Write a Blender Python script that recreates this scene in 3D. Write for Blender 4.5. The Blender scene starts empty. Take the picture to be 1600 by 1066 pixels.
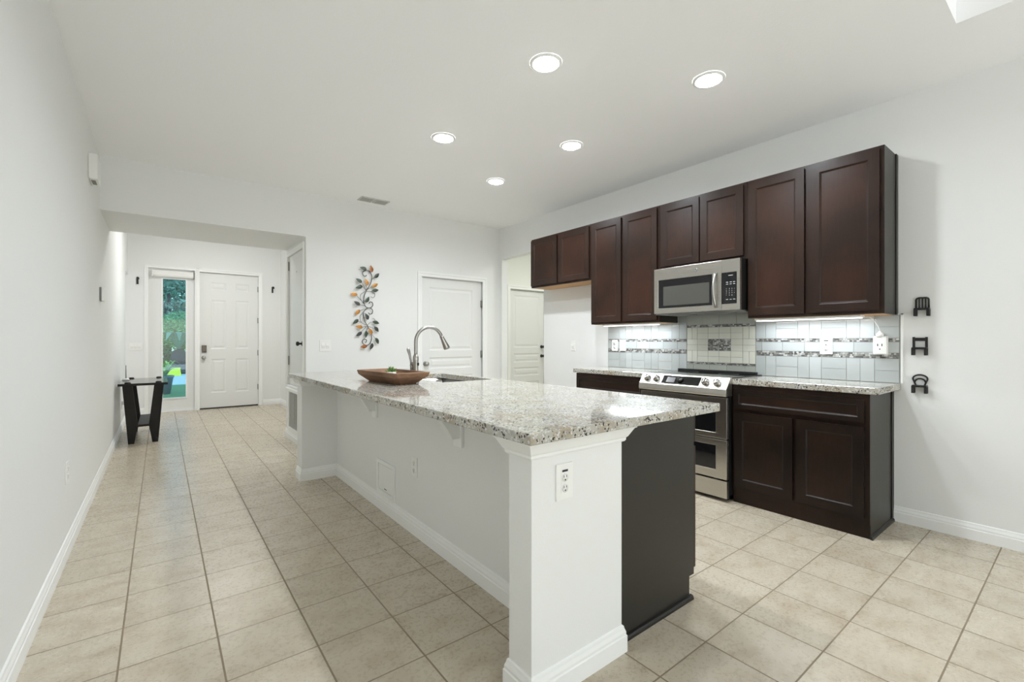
import bpy, bmesh, math, random
from mathutils import Vector, Matrix, Quaternion
random.seed(7)
sc = bpy.context.scene
COL = sc.collection

# ------------------------------------------------------------------ camera
YAW = 0.6587
cam_data = bpy.data.cameras.new('camera'); cam = bpy.data.objects.new('camera', cam_data); COL.objects.link(cam)
cam_data.sensor_width = 36; cam_data.lens = 709.0/1600*36
cam.location = (0, 0, 1.2); cam.rotation_euler = (math.pi/2, 0, -YAW)
cam_data.clip_start = 0.05; cam_data.clip_end = 200
sc.camera = cam

# ------------------------------------------------------------------ sky, exposure
w = bpy.data.worlds.new('sky'); sc.world = w; w.use_nodes = True
nt = w.node_tree; bg = nt.nodes['Background']
sky = nt.nodes.new('ShaderNodeTexSky'); sky.sky_type = 'NISHITA'; sky.sun_disc = False
sky.sun_elevation = math.radians(50); sky.sun_rotation = math.radians(200)
nt.links.new(sky.outputs[0], bg.inputs[0]); bg.inputs[1].default_value = 0.40
sc.view_settings.view_transform = 'Standard'; sc.view_settings.look = 'None'
sc.view_settings.gamma = 1; sc.view_settings.use_curve_mapping = False
sc.view_settings.exposure = 0.27
sc.cycles.use_denoising = True
sc.cycles.max_bounces = 14; sc.cycles.diffuse_bounces = 12
sc.cycles.sample_clamp_indirect = 6.0

def area(name, loc, rot, sx, sy, power, color=(1, 1, 1), shape='RECTANGLE', spread=180):
    d = bpy.data.lights.new(name, 'AREA'); d.shape = shape; d.size = sx
    if shape in ('RECTANGLE', 'ELLIPSE'): d.size_y = sy
    d.energy = power; d.color = color; d.spread = math.radians(spread)
    o = bpy.data.objects.new(name, d); o.location = loc; o.rotation_euler = rot; COL.objects.link(o); return o

XR_ = 3.88
YR = -9.5      # rear wall of the open room (behind the camera)
# daylight entering by the rear sliding doors; the side lamp is added fill, no window
area('daylight_rear_doors', (1.7, YR+0.10, 1.15), (math.radians(105), 0, 0), 3.6, 2.0, 12, (0.89, 0.95, 1.0))
area('side_fill_light', (XR_-0.05, -5.0, 1.3), (math.radians(90), 0, math.radians(78)), 2.0, 1.6, 12, (0.93, 0.97, 1.0))
# added upward fill just above the floor, standing in for bounced sunlight
area('floor_fill_light', (1.75, -6.0, 0.04), (math.radians(180), 0, 0), 3.6, 5.0, 195, (0.86, 0.93, 1.0))
# foyer ceiling lamp, side room light, and added fill in the windowless side hall
area('foyer_ceiling_lamp_light', (0.75, 7.6, 3.12), (0, 0, 0), 0.35, 0.35, 27, (1, 0.99, 0.97), 'DISK')
area('utility_room_light', (5.0, 4.6, 2.75), (0, 0, 0), 0.4, 0.4, 15, (0.98, 1, 0.97), 'DISK')
area('side_hall_fill_light', (-1.9, 8.9, 1.4), (0, math.radians(-90), 0), 1.6, 1.2, 12, (0.95, 0.97, 1.0))
DOWN = [(1.771, 1.966), (2.679, 1.475), (1.779, 3.188), (2.685, 2.665), (2.683, 3.731)]
for x, y in DOWN:
    area('downlight_lamp', (x, y, 2.792), (0, 0, 0), 0.13, 0.13, 11.5, (0.89, 0.95, 1.0), 'DISK', 165)
for y0, y1 in ((2.50, 3.14), (0.95, 1.62)):
    area('under_cabinet_lamp', (3.74, (y0+y1)/2, 1.352), (0, 0, 0), 0.03, y1-y0, 2.6, (0.86, 0.93, 1.0))

# ------------------------------------------------------------------ materials
def new_mat(name):
    m = bpy.data.materials.new(name); m.use_nodes = True
    n = m.node_tree; return m, n, n.nodes['Principled BSDF']
def C4(c): return (c[0], c[1], c[2], 1)
def plain(name, col, rough=0.5, metal=0.0, spec=0.5, coat=0.0, emit=None, es=0.0, bump=0.0, bscale=200):
    m, n, p = new_mat(name)
    p.inputs['Base Color'].default_value = C4(col); p.inputs['Roughness'].default_value = rough
    p.inputs['Metallic'].default_value = metal; p.inputs['Specular IOR Level'].default_value = spec
    p.inputs['Coat Weight'].default_value = coat
    if emit: p.inputs['Emission Color'].default_value = C4(emit); p.inputs['Emission Strength'].default_value = es
    if bump:
        t = n.nodes.new('ShaderNodeTexNoise'); t.inputs['Scale'].default_value = bscale; t.inputs['Detail'].default_value = 3
        g = n.nodes.new('ShaderNodeNewGeometry'); n.links.new(g.outputs['Position'], t.inputs['Vector'])
        b = n.nodes.new('ShaderNodeBump'); b.inputs['Strength'].default_value = bump; b.inputs['Distance'].default_value = 0.002
        n.links.new(t.outputs[0], b.inputs['Height']); n.links.new(b.outputs[0], p.inputs['Normal'])
    return m
def ramp(n, fac, stops):
    r = n.nodes.new('ShaderNodeValToRGB'); n.links.new(fac, r.inputs[0])
    e = r.color_ramp.elements
    while len(e) < len(stops): e.new(0.5)
    for el, (pos, c) in zip(e, stops): el.position = pos; el.color = C4(c)
    return r.outputs[0]
def noise(n, vec, scale, detail=4, rough=0.5, mapscale=None):
    t = n.nodes.new('ShaderNodeTexNoise'); t.inputs['Scale'].default_value = scale
    t.inputs['Detail'].default_value = detail; t.inputs['Roughness'].default_value = rough
    if mapscale:
        mp = n.nodes.new('ShaderNodeMapping'); mp.inputs['Scale'].default_value = mapscale
        n.links.new(vec, mp.inputs[0]); vec = mp.outputs[0]
    n.links.new(vec, t.inputs['Vector']); return t.outputs[0]
def mix(n, fac, a, b, mode='MIX'):
    x = n.nodes.new('ShaderNodeMix'); x.data_type = 'RGBA'; x.blend_type = mode
    for s, v in ((x.inputs[0], fac), (x.inputs[6], a), (x.inputs[7], b)):
        if hasattr(v, 'default_value') and hasattr(v, 'is_output'): n.links.new(v, s)
        elif isinstance(v, (tuple, list)): s.default_value = C4(v)
        else: s.default_value = v
    return x.outputs[2]
def math_(n, op, a, b=None, c=None):
    x = n.nodes.new('ShaderNodeMath'); x.operation = op
    for i, v in enumerate((a, b, c)):
        if v is None: continue
        if hasattr(v, 'is_output'): n.links.new(v, x.inputs[i])
        else: x.inputs[i].default_value = v
    return x.outputs[0]

PAINT = plain('white_wall_paint', (0.80, 0.808, 0.80), 0.62, spec=0.25, bump=0.22, bscale=160)
CEIL = plain('ceiling_paint', (0.94, 0.945, 0.955), 0.8, spec=0.15, bump=0.45, bscale=70)
CREAM = plain('side_room_paint', (0.82, 0.83, 0.79), 0.65, spec=0.2)
TRIM = plain('white_trim_paint', (0.87, 0.878, 0.87), 0.38, spec=0.4)
DOORP = plain('white_door_paint', (0.78, 0.788, 0.78), 0.40, spec=0.4)
PLASTIC = plain('white_plastic', (0.84, 0.84, 0.82), 0.35)
SLOT = plain('dark_slot', (0.03, 0.03, 0.03), 0.5)
GREYP = plain('grey_plastic', (0.22, 0.22, 0.21), 0.5)
BLACK = plain('black_metal', (0.012, 0.012, 0.012), 0.4)
BLACKGLASS = plain('black_glass', (0.006, 0.006, 0.007), 0.06, spec=0.6)
NICKEL = plain('brushed_nickel', (0.40, 0.39, 0.37), 0.30, metal=1)
CHROME = plain('chrome', (0.75, 0.75, 0.74), 0.12, metal=1)
KNOBM = plain('knob_metal', (0.36, 0.355, 0.34), 0.22, metal=1)
HINGE = plain('hinge_metal', (0.33, 0.33, 0.32), 0.35, metal=1)
LEGEND = plain('printed_legend', (0.62, 0.63, 0.63), 0.5)
SCREEN = plain('microwave_window_mesh', (0.075, 0.075, 0.066), 0.25)
SHADE = plain('roller_shade_fabric', (0.82, 0.82, 0.80), 0.7)
VENTG = plain('vent_grey', (0.42, 0.42, 0.40), 0.5)
LENS = plain('lit_lens', (0.9, 0.9, 0.9), 0.4, emit=(1, 0.99, 0.97), es=48)
TUBE = plain('lit_bar', (0.9, 0.9, 0.9), 0.4, emit=(0.92, 0.96, 1.0), es=2.2)
RAWWOOD = plain('raw_birch', (0.60, 0.36, 0.17), 0.6)
DARKLAM = plain('dark_laminate', (0.024, 0.0215, 0.017), 0.36, spec=0.36, bump=0.04, bscale=400)
DARKTOE = plain('dark_toe_strip', (0.010, 0.008, 0.007), 0.4)

def wood(name, c0, c1, rough=0.34, along=(9, 9, 1.6), coat=0.05):
    m, n, p = new_mat(name)
    g = n.nodes.new('ShaderNodeNewGeometry'); P = g.outputs['Position']
    a = noise(n, P, 6.0, 6, 0.6, along); b = noise(n, P, 2.6, 3)
    c = math_(n, 'ADD', math_(n, 'MULTIPLY', a, 0.25), math_(n, 'MULTIPLY', b, 0.75))
    col = ramp(n, c, [(0.36, c0), (0.64, c1)])
    n.links.new(col, p.inputs['Base Color'])
    p.inputs['Specular IOR Level'].default_value = 0.20; p.inputs['Roughness'].default_value = rough; p.inputs['Coat Weight'].default_value = coat; p.inputs['Coat Roughness'].default_value = 0.22
    bm_ = n.nodes.new('ShaderNodeBump'); bm_.inputs['Strength'].default_value = 0.06; bm_.inputs['Distance'].default_value = 0.001
    n.links.new(a, bm_.inputs['Height']); n.links.new(bm_.outputs[0], p.inputs['Normal'])
    return m
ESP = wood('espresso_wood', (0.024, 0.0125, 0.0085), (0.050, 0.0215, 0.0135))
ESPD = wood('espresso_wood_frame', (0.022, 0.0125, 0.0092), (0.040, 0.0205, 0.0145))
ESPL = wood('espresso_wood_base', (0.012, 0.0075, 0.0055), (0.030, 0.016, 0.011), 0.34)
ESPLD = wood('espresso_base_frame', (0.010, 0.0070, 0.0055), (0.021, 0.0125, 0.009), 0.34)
TBL = wood('ebony_table_wood', (0.007, 0.006, 0.0055), (0.018, 0.016, 0.013), 0.42, (10, 10, 1.4), 0.0)
TRAYW = wood('carved_tray_wood', (0.14, 0.075, 0.045), (0.36, 0.215, 0.135), 0.62, (3, 1.0, 9), 0.0)

def steel(name, col=(0.56, 0.54, 0.50)):
    m, n, p = new_mat(name)
    g = n.nodes.new('ShaderNodeNewGeometry')
    a = noise(n, g.outputs['Position'], 3.0, 4, 0.6, (1, 1, 900))
    n.links.new(ramp(n, a, [(0.3, (0.26, 0.26, 0.26)), (0.7, (0.31, 0.31, 0.31))]), p.inputs['Roughness'])
    p.inputs['Base Color'].default_value = C4(col); p.inputs['Metallic'].default_value = 1
    p.inputs['Anisotropic'].default_value = 0.6; p.inputs['Anisotropic Rotation'].default_value = 0.0
    return m
STEEL = steel('stainless_steel')

def granite(name):
    m, n, p = new_mat(name)
    g = n.nodes.new('ShaderNodeNewGeometry'); P = g.outputs['Position']
    base = ramp(n, noise(n, P, 5.5, 4, 0.6), [(0.32, (0.345, 0.285, 0.20)), (0.47, (0.425, 0.40, 0.34)), (0.66, (0.485, 0.48, 0.45))])
    mid = noise(n, P, 75, 5, 0.65)
    c = mix(n, ramp(n, mid, [(0.55, (0, 0, 0)), (0.61, (1, 1, 1))]), base, (0.36, 0.345, 0.31))
    warm = noise(n, P, 45, 4, 0.6)
    c = mix(n, ramp(n, warm, [(0.60, (0, 0, 0)), (0.68, (0.8, 0.8, 0.8))]), c, (0.44, 0.34, 0.22))
    v = n.nodes.new('ShaderNodeTexVoronoi'); v.inputs['Scale'].default_value = 150; n.links.new(P, v.inputs['Vector'])
    sep = n.nodes.new('ShaderNodeSeparateColor'); n.links.new(v.outputs['Color'], sep.inputs[0])
    sel = math_(n, 'LESS_THAN', sep.outputs[0], math_(n, 'MULTIPLY', math_(n, 'SUBTRACT', noise(n, P, 20, 2), 0.33), 0.80))
    c = mix(n, sel, c, (0.055, 0.05, 0.047))
    sel2 = math_(n, 'GREATER_THAN', sep.outputs[1], 0.86)
    c = mix(n, sel2, c, (0.62, 0.62, 0.61))
    n.links.new(c, p.inputs['Base Color']); p.inputs['Roughness'].default_value = 0.07
    p.inputs['Specular IOR Level'].default_value = 0.55
    return m
GRAN = granite('speckled_granite')

def tile_floor():
    m, n, p = new_mat('beige_floor_tile')
    g = n.nodes.new('ShaderNodeNewGeometry'); P = g.outputs['Position']
    s = n.nodes.new('ShaderNodeSeparateXYZ'); n.links.new(P, s.inputs[0])
    S = 0.30696
    fx = math_(n, 'DIVIDE', math_(n, 'SUBTRACT', s.outputs[0], -0.1241), S)
    fy = math_(n, 'DIVIDE', math_(n, 'SUBTRACT', s.outputs[1], 2.1856), S)
    def edge(f, half):
        r = math_(n, 'ABSOLUTE', math_(n, 'SUBTRACT', math_(n, 'FRACT', f), 0.5))
        return r, math_(n, 'GREATER_THAN', r, 0.5-half/S)
    rx, ex = edge(fx, 0.0034); ry, ey = edge(fy, 0.0029)
    gr = math_(n, 'MAXIMUM', ex, ey)
    cb = n.nodes.new('ShaderNodeCombineXYZ'); n.links.new(math_(n, 'FLOOR', fx), cb.inputs[0]); n.links.new(math_(n, 'FLOOR', fy), cb.inputs[1])
    wn = n.nodes.new('ShaderNodeTexWhiteNoise'); wn.noise_dimensions = '3D'; n.links.new(cb.outputs[0], wn.inputs[0])
    off = n.nodes.new('ShaderNodeVectorMath'); off.operation = 'MULTIPLY_ADD'
    n.links.new(wn.outputs['Color'], off.inputs[0]); off.inputs[1].default_value = (20, 20, 20); n.links.new(P, off.inputs[2])
    a = noise(n, off.outputs[0], 9.0, 4, 0.52, (0.8, 1.15, 1)); b = noise(n, off.outputs[0], 60, 3, 0.6)
    t = math_(n, 'ADD', math_(n, 'MULTIPLY', a, 0.88), math_(n, 'MULTIPLY', b, 0.12))
    col = ramp(n, t, [(0.32, (0.45, 0.38, 0.285)), (0.50, (0.535, 0.475, 0.375)), (0.70, (0.575, 0.52, 0.425))])
    sh = math_(n, 'MULTIPLY_ADD', wn.outputs['Value'], 0.07, 0.955)
    cs = n.nodes.new('ShaderNodeVectorMath'); cs.operation = 'SCALE'; n.links.new(col, cs.inputs[0]); n.links.new(sh, cs.inputs['Scale'])
    c = mix(n, gr, cs.outputs[0], (0.235, 0.185, 0.125))
    n.links.new(c, p.inputs['Base Color'])
    n.links.new(math_(n, 'MULTIPLY_ADD', gr, 0.45, math_(n, 'MULTIPLY_ADD', b, 0.10, 0.23)), p.inputs['Roughness'])
    bp = n.nodes.new('ShaderNodeBump'); bp.inputs['Distance'].default_value = 0.003; bp.inputs['Strength'].default_value = 0.35
    hgt = math_(n, 'SUBTRACT', math_(n, 'MULTIPLY', b, 0.05), gr)
    n.links.new(hgt, bp.inputs['Height']); n.links.new(bp.outputs[0], p.inputs['Normal'])
    return m
TILE = tile_floor()

def glass_mat():
    m = bpy.data.materials.new('tinted_window_glass'); m.use_nodes = True; n = m.node_tree; n.nodes.clear()
    o = n.nodes.new('ShaderNodeOutputMaterial'); t = n.nodes.new('ShaderNodeBsdfTransparent'); gl = n.nodes.new('ShaderNodeBsdfGlossy')
    t.inputs[0].default_value = (0.66, 0.90, 0.93, 1); gl.inputs['Roughness'].default_value = 0.02
    f = n.nodes.new('ShaderNodeFresnel'); f.inputs[0].default_value = 1.45; mx = n.nodes.new('ShaderNodeMixShader')
    n.links.new(f.outputs[0], mx.inputs[0]); n.links.new(t.outputs[0], mx.inputs[1]); n.links.new(gl.outputs[0], mx.inputs[2])
    n.links.new(mx.outputs[0], o.inputs[0]); return m
GLASS = glass_mat()
def leafmat(name, c0, c1):
    m, n, p = new_mat(name); g = n.nodes.new('ShaderNodeNewGeometry')
    n.links.new(ramp(n, g.outputs['Random Per Island'], [(0, c0), (1, c1)]), p.inputs['Base Color'])
    p.inputs['Roughness'].default_value = 0.6; return m
def tilemat(name, c0, c1, rough=0.12):
    m = leafmat(name, c0, c1); m.node_tree.nodes['Principled BSDF'].inputs['Roughness'].default_value = rough; return m
TBLUE = tilemat('blue_grey_glass_tile', (0.44, 0.47, 0.465), (0.52, 0.55, 0.55), 0.10)
TGREEN = tilemat('sage_glass_tile', (0.40, 0.42, 0.375), (0.46, 0.48, 0.43), 0.10)
TCREAM = tilemat('cream_tile', (0.63, 0.635, 0.55), (0.70, 0.70, 0.62), 0.25)
m_, n_, p_ = new_mat('mixed_stone_mosaic'); g_ = n_.nodes.new('ShaderNodeNewGeometry')
n_.links.new(ramp(n_, g_.outputs['Random Per Island'], [(0, (0.10, 0.095, 0.09)), (0.3, (0.20, 0.195, 0.185)), (0.6, (0.33, 0.33, 0.31)), (0.85, (0.50, 0.50, 0.48)), (1, (0.62, 0.62, 0.61))]), p_.inputs['Base Color'])
p_.inputs['Roughness'].default_value = 0.2; MOSA = m_
GROUT = plain('grey_grout', (0.36, 0.37, 0.34), 0.8)
MOSG = plain('light_grout', (0.55, 0.55, 0.52), 0.8)

# ------------------------------------------------------------------ mesh builder
def F(x, wn, u):      # frame: local (u, w, z) -> world, origin x, w axis, u axis
    M = Matrix.Identity(4)
    for r in range(3):
        M[r][0] = u[r]; M[r][1] = wn[r]; M[r][2] = (0, 0, 1)[r]; M[r][3] = x[r]
    return M
def F_negY(y): return F((0, y, 0), (0, -1, 0), (1, 0, 0))     # wall facing the camera side, u = x, w towards -y
def F_negX(x): return F((x, 0, 0), (-1, 0, 0), (0, 1, 0))     # wall facing left, u = y, w towards -x
def F_posX(x): return F((x, 0, 0), (1, 0, 0), (0, 1, 0))
def F_posY(y): return F((0, y, 0), (0, 1, 0), (1, 0, 0))
ORG = {}
class MB:
    def __init__(s, M=None): s.bm = bmesh.new(); s.M = M or Matrix.Identity(4); s.mi = 0
    def V(s, p): return s.bm.verts.new(s.M @ Vector(p))
    def face(s, vs, smooth=False):
        try: f = s.bm.faces.new(vs)
        except ValueError: return None
        f.material_index = s.mi; f.smooth = smooth; return f
    def box(s, a, b, bev=0.0):
        x0, y0, z0 = a; x1, y1, z1 = b
        v = [s.V(p) for p in ((x0, y0, z0), (x1, y0, z0), (x1, y1, z0), (x0, y1, z0), (x0, y0, z1), (x1, y0, z1), (x1, y1, z1), (x0, y1, z1))]
        fs = [s.face([v[i] for i in q]) for q in ((0, 3, 2, 1), (4, 5, 6, 7), (0, 1, 5, 4), (1, 2, 6, 5), (2, 3, 7, 6), (3, 0, 4, 7))]
        if bev:
            es = set(e for f in fs for e in f.edges)
            r = bmesh.ops.bevel(s.bm, geom=list(es), offset=bev, segments=2, profile=0.7, affect='EDGES')
            for f in r['faces']: f.material_index = s.mi
        return s
    def prism(s, pts, t0, t1, fn):      # pts 2D; fn(a, b, t) -> local xyz
        A = [s.V(fn(a, b, t0)) for a, b in pts]; B = [s.V(fn(a, b, t1)) for a, b in pts]
        s.face(A[::-1]); s.face(B)
        for i in range(len(pts)): j = (i+1) % len(pts); s.face([A[i], A[j], B[j], B[i]])
        return s
    def lathe(s, prof, o, ax=(0, 0, 1), seg=24, smooth=True, capped=True):
        ax = Vector(ax).normalized(); q = ax.to_track_quat('Z', 'Y'); o = Vector(o); rings = []
        for r, h in prof:
            if r < 1e-6: rings.append([s.V(o+ax*h)])
            else: rings.append([s.V(o+q @ Vector((r*math.cos(2*math.pi*i/seg), r*math.sin(2*math.pi*i/seg), h))) for i in range(seg)])
        for A, B in zip(rings, rings[1:]):
            if len(A) == 1 and len(B) == 1: continue
            for i in range(seg):
                j = (i+1) % seg
                if len(A) == 1: s.face([A[0], B[i], B[j]], smooth)
                elif len(B) == 1: s.face([A[i], A[j], B[0]], smooth)
                else: s.face([A[i], A[j], B[j], B[i]], smooth)
        if capped:
            if len(rings[0]) > 1: s.face(rings[0][::-1])
            if len(rings[-1]) > 1: s.face(rings[-1])
        return s
    def cyl(s, p0, p1, r0, r1=None, seg=20):
        p0, p1 = Vector(p0), Vector(p1); d = p1-p0
        return s.lathe([(r0, 0), (r1 if r1 is not None else r0, d.length)], p0, d, seg)
    def tube(s, pts, r, seg=10, cap=True, flat=1.0):
        pts = [Vector(p) for p in pts]; rs = r if isinstance(r, (list, tuple)) else [r]*len(pts)
        t = (pts[1]-pts[0]).normalized(); nrm = t.orthogonal().normalized(); rings = []
        for i, p in enumerate(pts):
            tt = ((pts[min(i+1, len(pts)-1)]-pts[max(i-1, 0)])).normalized()
            nrm = (nrm - tt*nrm.dot(tt)).normalized(); b = tt.cross(nrm)
            rings.append([s.V(p+nrm*rs[i]*math.cos(2*math.pi*k/seg)+b*rs[i]*flat*math.sin(2*math.pi*k/seg)) for k in range(seg)])
        for A, B in zip(rings, rings[1:]):
            for k in range(seg): j = (k+1) % seg; s.face([A[k], A[j], B[j], B[k]], True)
        if cap: s.face(rings[0][::-1]); s.face(rings[-1])
        return s
    def slab(s, u, wr, z, holes=(), panels=(), prof=(), pmi=0):
        """plate in the (u, z) plane between depths wr[0] (back) and wr[1] (front); holes go through, panels are pressed in the front"""
        us = sorted(set([u[0], u[1]]+[h[i] for h in list(holes)+list(panels) for i in (0, 1)]))
        zs = sorted(set([z[0], z[1]]+[h[i] for h in list(holes)+list(panels) for i in (2, 3)]))
        us = [a for a in us if u[0]-1e-6 <= a <= u[1]+1e-6]; zs = [a for a in zs if z[0]-1e-6 <= a <= z[1]+1e-6]
        def inside(a, b, L): return any(h[0]-1e-6 < a < h[1]+1e-6 and h[2]-1e-6 < b < h[3]+1e-6 for h in L)
        nu, nz = len(us)-1, len(zs)-1; cache = {}
        def gv(i, j, k):
            if (i, j, k) not in cache: cache[(i, j, k)] = s.V((us[i], wr[k], zs[j]))
            return cache[(i, j, k)]
        solid = [[not inside((us[i]+us[i+1])/2, (zs[j]+zs[j+1])/2, holes) for j in range(nz)] for i in range(nu)]
        for i in range(nu):
            for j in range(nz):
                if not solid[i][j]: continue
                pan = inside((us[i]+us[i+1])/2, (zs[j]+zs[j+1])/2, panels)
                if not pan: s.face([gv(i, j, 1), gv(i+1, j, 1), gv(i+1, j+1, 1), gv(i, j+1, 1)])
                s.face([gv(i, j, 0), gv(i, j+1, 0), gv(i+1, j+1, 0), gv(i+1, j, 0)])
                for di, dj, a, b in ((-1, 0, (0, 0), (0, 1)), (1, 0, (1, 0), (1, 1)), (0, -1, (0, 0), (1, 0)), (0, 1, (0, 1), (1, 1))):
                    ii, jj = i+di, j+dj
                    if 0 <= ii < nu and 0 <= jj < nz and solid[ii][jj]: continue
                    s.face([gv(i+a[0], j+a[1], 0), gv(i+b[0], j+b[1], 0), gv(i+b[0], j+b[1], 1), gv(i+a[0], j+a[1], 1)])
        for (a, b, c, d) in panels:
            prev = None
            for ins, dep in prof:
                ring = [s.V((a+ins, wr[1]+dep, c+ins)), s.V((b-ins, wr[1]+dep, c+ins)), s.V((b-ins, wr[1]+dep, d-ins)), s.V((a+ins, wr[1]+dep, d-ins))]
                if prev:
                    for k in range(4): s.face([prev[k], prev[(k+1) % 4], ring[(k+1) % 4], ring[k]])
                prev = ring
            s.mi = pmi; s.face(prev); s.mi = 0
        return s
    def text(s, body, size, at, depth=0.0004, align='CENTER'):
        c = bpy.data.curves.new('lettering', 'FONT'); c.body = body; c.size = size; c.align_x = align; c.extrude = depth; c.resolution_u = 2
        o = bpy.data.objects.new('lettering', c); COL.objects.link(o)
        me = bpy.data.meshes.new_from_object(o); bpy.data.objects.remove(o)
        vs = [s.V((at[0]+v.co.x, at[1]+v.co.z, at[2]+v.co.y)) for v in me.vertices]
        for p in me.polygons: s.face([vs[i] for i in p.vertices])
        bpy.data.meshes.remove(me); return s
    def build(s, name, mats, parent=None, weld=False, smooth=False, label=None):
        if weld: bmesh.ops.remove_doubles(s.bm, verts=s.bm.verts, dist=1e-5)
        bmesh.ops.recalc_face_normals(s.bm, faces=s.bm.faces)
        if smooth:
            for f in s.bm.faces: f.smooth = True
        if parent is not None: org = ORG[parent.name]
        else:
            cs = [v.co for v in s.bm.verts]
            org = Vector(((min(c.x for c in cs)+max(c.x for c in cs))/2, (min(c.y for c in cs)+max(c.y for c in cs))/2, min(c.z for c in cs)))
        for v in s.bm.verts: v.co -= org
        me = bpy.data.meshes.new(name); s.bm.to_mesh(me); s.bm.free()
        for m in (mats if isinstance(mats, (list, tuple)) else [mats]): me.materials.append(m)
        o = bpy.data.objects.new(name, me); COL.objects.link(o)
        if parent is not None: o.parent = parent
        else: o.location = org
        ORG[o.name] = org
        if label: o['label'] = label
        return o
def thing(name, label, cat, loc, group=None):
    o = bpy.data.objects.new(name, None); o.empty_display_size = 0.1; COL.objects.link(o); o.location = loc
    ORG[o.name] = Vector(loc); return tag(o, label, cat, group)
def tag(o, label, cat, group=None, kind=None):
    o['label'] = label; o['category'] = cat
    if group: o['group'] = group
    if kind: o['kind'] = kind
    return o
def struct(o, label=None):
    o['kind'] = 'structure'
    if label: o['label'] = label
    return o
def bevel_mod(o, wdt=0.003, seg=2):
    m = o.modifiers.new('bevel', 'BEVEL'); m.width = wdt; m.segments = seg; m.limit_method = 'ANGLE'; m.angle_limit = math.radians(40)

# ------------------------------------------------------------------ room dimensions
XL, XR, YB, ZC = -0.42, 3.88, 5.31, 2.818
YP, YF = 6.30, 9.57          # end of the passage, front wall
XP, XFR = 1.257, 1.816       # right side of passage, right wall of the foyer
ZH = 3.30                    # foyer ceiling
ZS = 2.345                   # passage soffit

struct(MB().box((-3.0, YR-0.2, -0.12), (6.2, YF+0.12, 0)).build('floor', TILE), 'beige square ceramic tile floor')
# ceiling with the raised recess near the camera
CR = (1.35, 3.205, -2.6, 0.443)
mb = MB(F((0, 0, 0), (0, 0, 1), (1, 0, 0)))
for r in range(3): mb.M[r][2] = (0, 1, 0)[r]
mb.slab((-3.0, 6.2), (ZC+0.12, ZC), (YR-0.2, YP), holes=[CR])
struct(mb.build('ceiling', CEIL), 'white textured ceiling')
struct(MB().box((-3.0, YP, ZH), (XFR+0.12, YF+0.12, ZH+0.12)).build('foyer_ceiling', CEIL), 'higher white ceiling over the foyer')
mb = MB(); x0, x1, y0, y1 = CR; zt = ZC+0.26
mb.box((x0-0.05, y0-0.05, zt), (x1+0.05, y1+0.05, zt+0.05))
for a, b in (((x0-0.05, y0-0.05, ZC+0.12), (x0, y1+0.05, zt)), ((x1, y0-0.05, ZC+0.12), (x1+0.05, y1+0.05, zt)), ((x0, y0-0.05, ZC+0.12), (x1, y0, zt)), ((x0, y1, ZC+0.12), (x1, y1+0.05, zt))): mb.box(a, b)
struct(mb.build('recess_ceiling', CEIL), 'raised recess in the ceiling near the camera')

def wall(name, M, u, z, t, holes=(), mat=PAINT, label=None):
    return struct(MB(M).slab(u, (-t, 0), z, holes).build(name, mat), label)
# left wall: opening to a side hall right by the front wall
wall('wall_left', F_posX(XL), (YR, YF), (0, ZH), 0.12, [(8.95, YF, -0.1, 2.27)])
wall('wall_right', F_negX(XR), (YR, YB+0.12), (0, ZC), 0.10, [(4.345, 5.25, -0.1, 2.38)])
wall('wall_back', F_negY(YB), (XP, XR), (0, ZC), 0.12, [(2.63, 3.60, -0.1, 2.04)])
# header above the passage: a deep soffit
struct(MB().box((XL, YB, ZS), (XP, YP, ZH)).build('passage_header_wall', PAINT))
wall('passage_right_wall', F_negX(XP), (YB+0.12, YP), (0, ZC), 0.12, [(5.42, 6.18, 0.66, 2.245), (5.48, 6.14, 0.13, 0.60)])
wall('foyer_near_wall', F_posY(YP), (XP+0.12, XFR), (0, ZH), 0.12)
wall('foyer_right_wall', F_negX(XFR), (YP, YF), (0, ZH), 0.12)
wall('wall_front', F_negY(YF), (-3.0, XFR+0.12), (0, ZH), 0.14, [(-0.16, 0.50, 0.02, 2.42), (0.53, 1.44, -0.1, 2.405)])
wall('side_hall_end_wall', F_posX(-2.6), (7.6, YF), (0, ZH), 0.1)
wall('side_hall_near_wall', F_posY(7.7), (-2.6, XL-0.12), (0, ZH), 0.1)
wall('wall_rear', F_posY(YR), (XL, XR), (0, ZC), 0.12, [(-0.1, 3.5, 0.02, 2.3)])
# side room beyond the opening
YU = 5.93
wall('side_room_back_wall', F_negY(YU), (3.9, 6.0), (0, ZC), 0.1, [(4.545, 5.345, -0.1, 2.07)], CREAM)
wall('side_room_left_wall', F_posX(XR+0.10), (YB+0.12, YU), (0, ZC), 0.06, (), CREAM)
wall('side_room_far_wall', F_negX(6.0), (3.4, YU), (0, ZC), 0.1, (), CREAM)
wall('side_room_near_wall', F_posY(3.5), (XR+0.10, 6.0), (0, ZC), 0.1, (), CREAM)

# baseboards
BPROF = [(0, 0), (0.016, 0), (0.016, 0.062), (0.0125, 0.066), (0.0125, 0.076), (0.008, 0.088), (0.006, 0.098), (0, 0.102)]
def baseboard(name, M, runs, ext=0.0):
    mb = MB(M)
    for a, b in runs: mb.prism(BPROF, a, b, lambda p, q, t: (t, p, q))
    return struct(mb.build(name, TRIM))
baseboard('baseboard_left', F_posX(XL), [(YR, 8.95)])
baseboard('baseboard_right', F_negX(XR), [(YR, 0.835), (3.30, 4.345)])
baseboard('baseboard_back', F_negY(YB), [(XP, 2.56), (3.67, XR)])
baseboard('baseboard_front', F_negY(YF), [(-2.6, -0.20), (1.51, XFR)])
baseboard('passage_baseboard', F_negX(XP), [(YB, YP)])
baseboard('foyer_baseboard', F_negX(XFR), [(YP, YF)])

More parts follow.
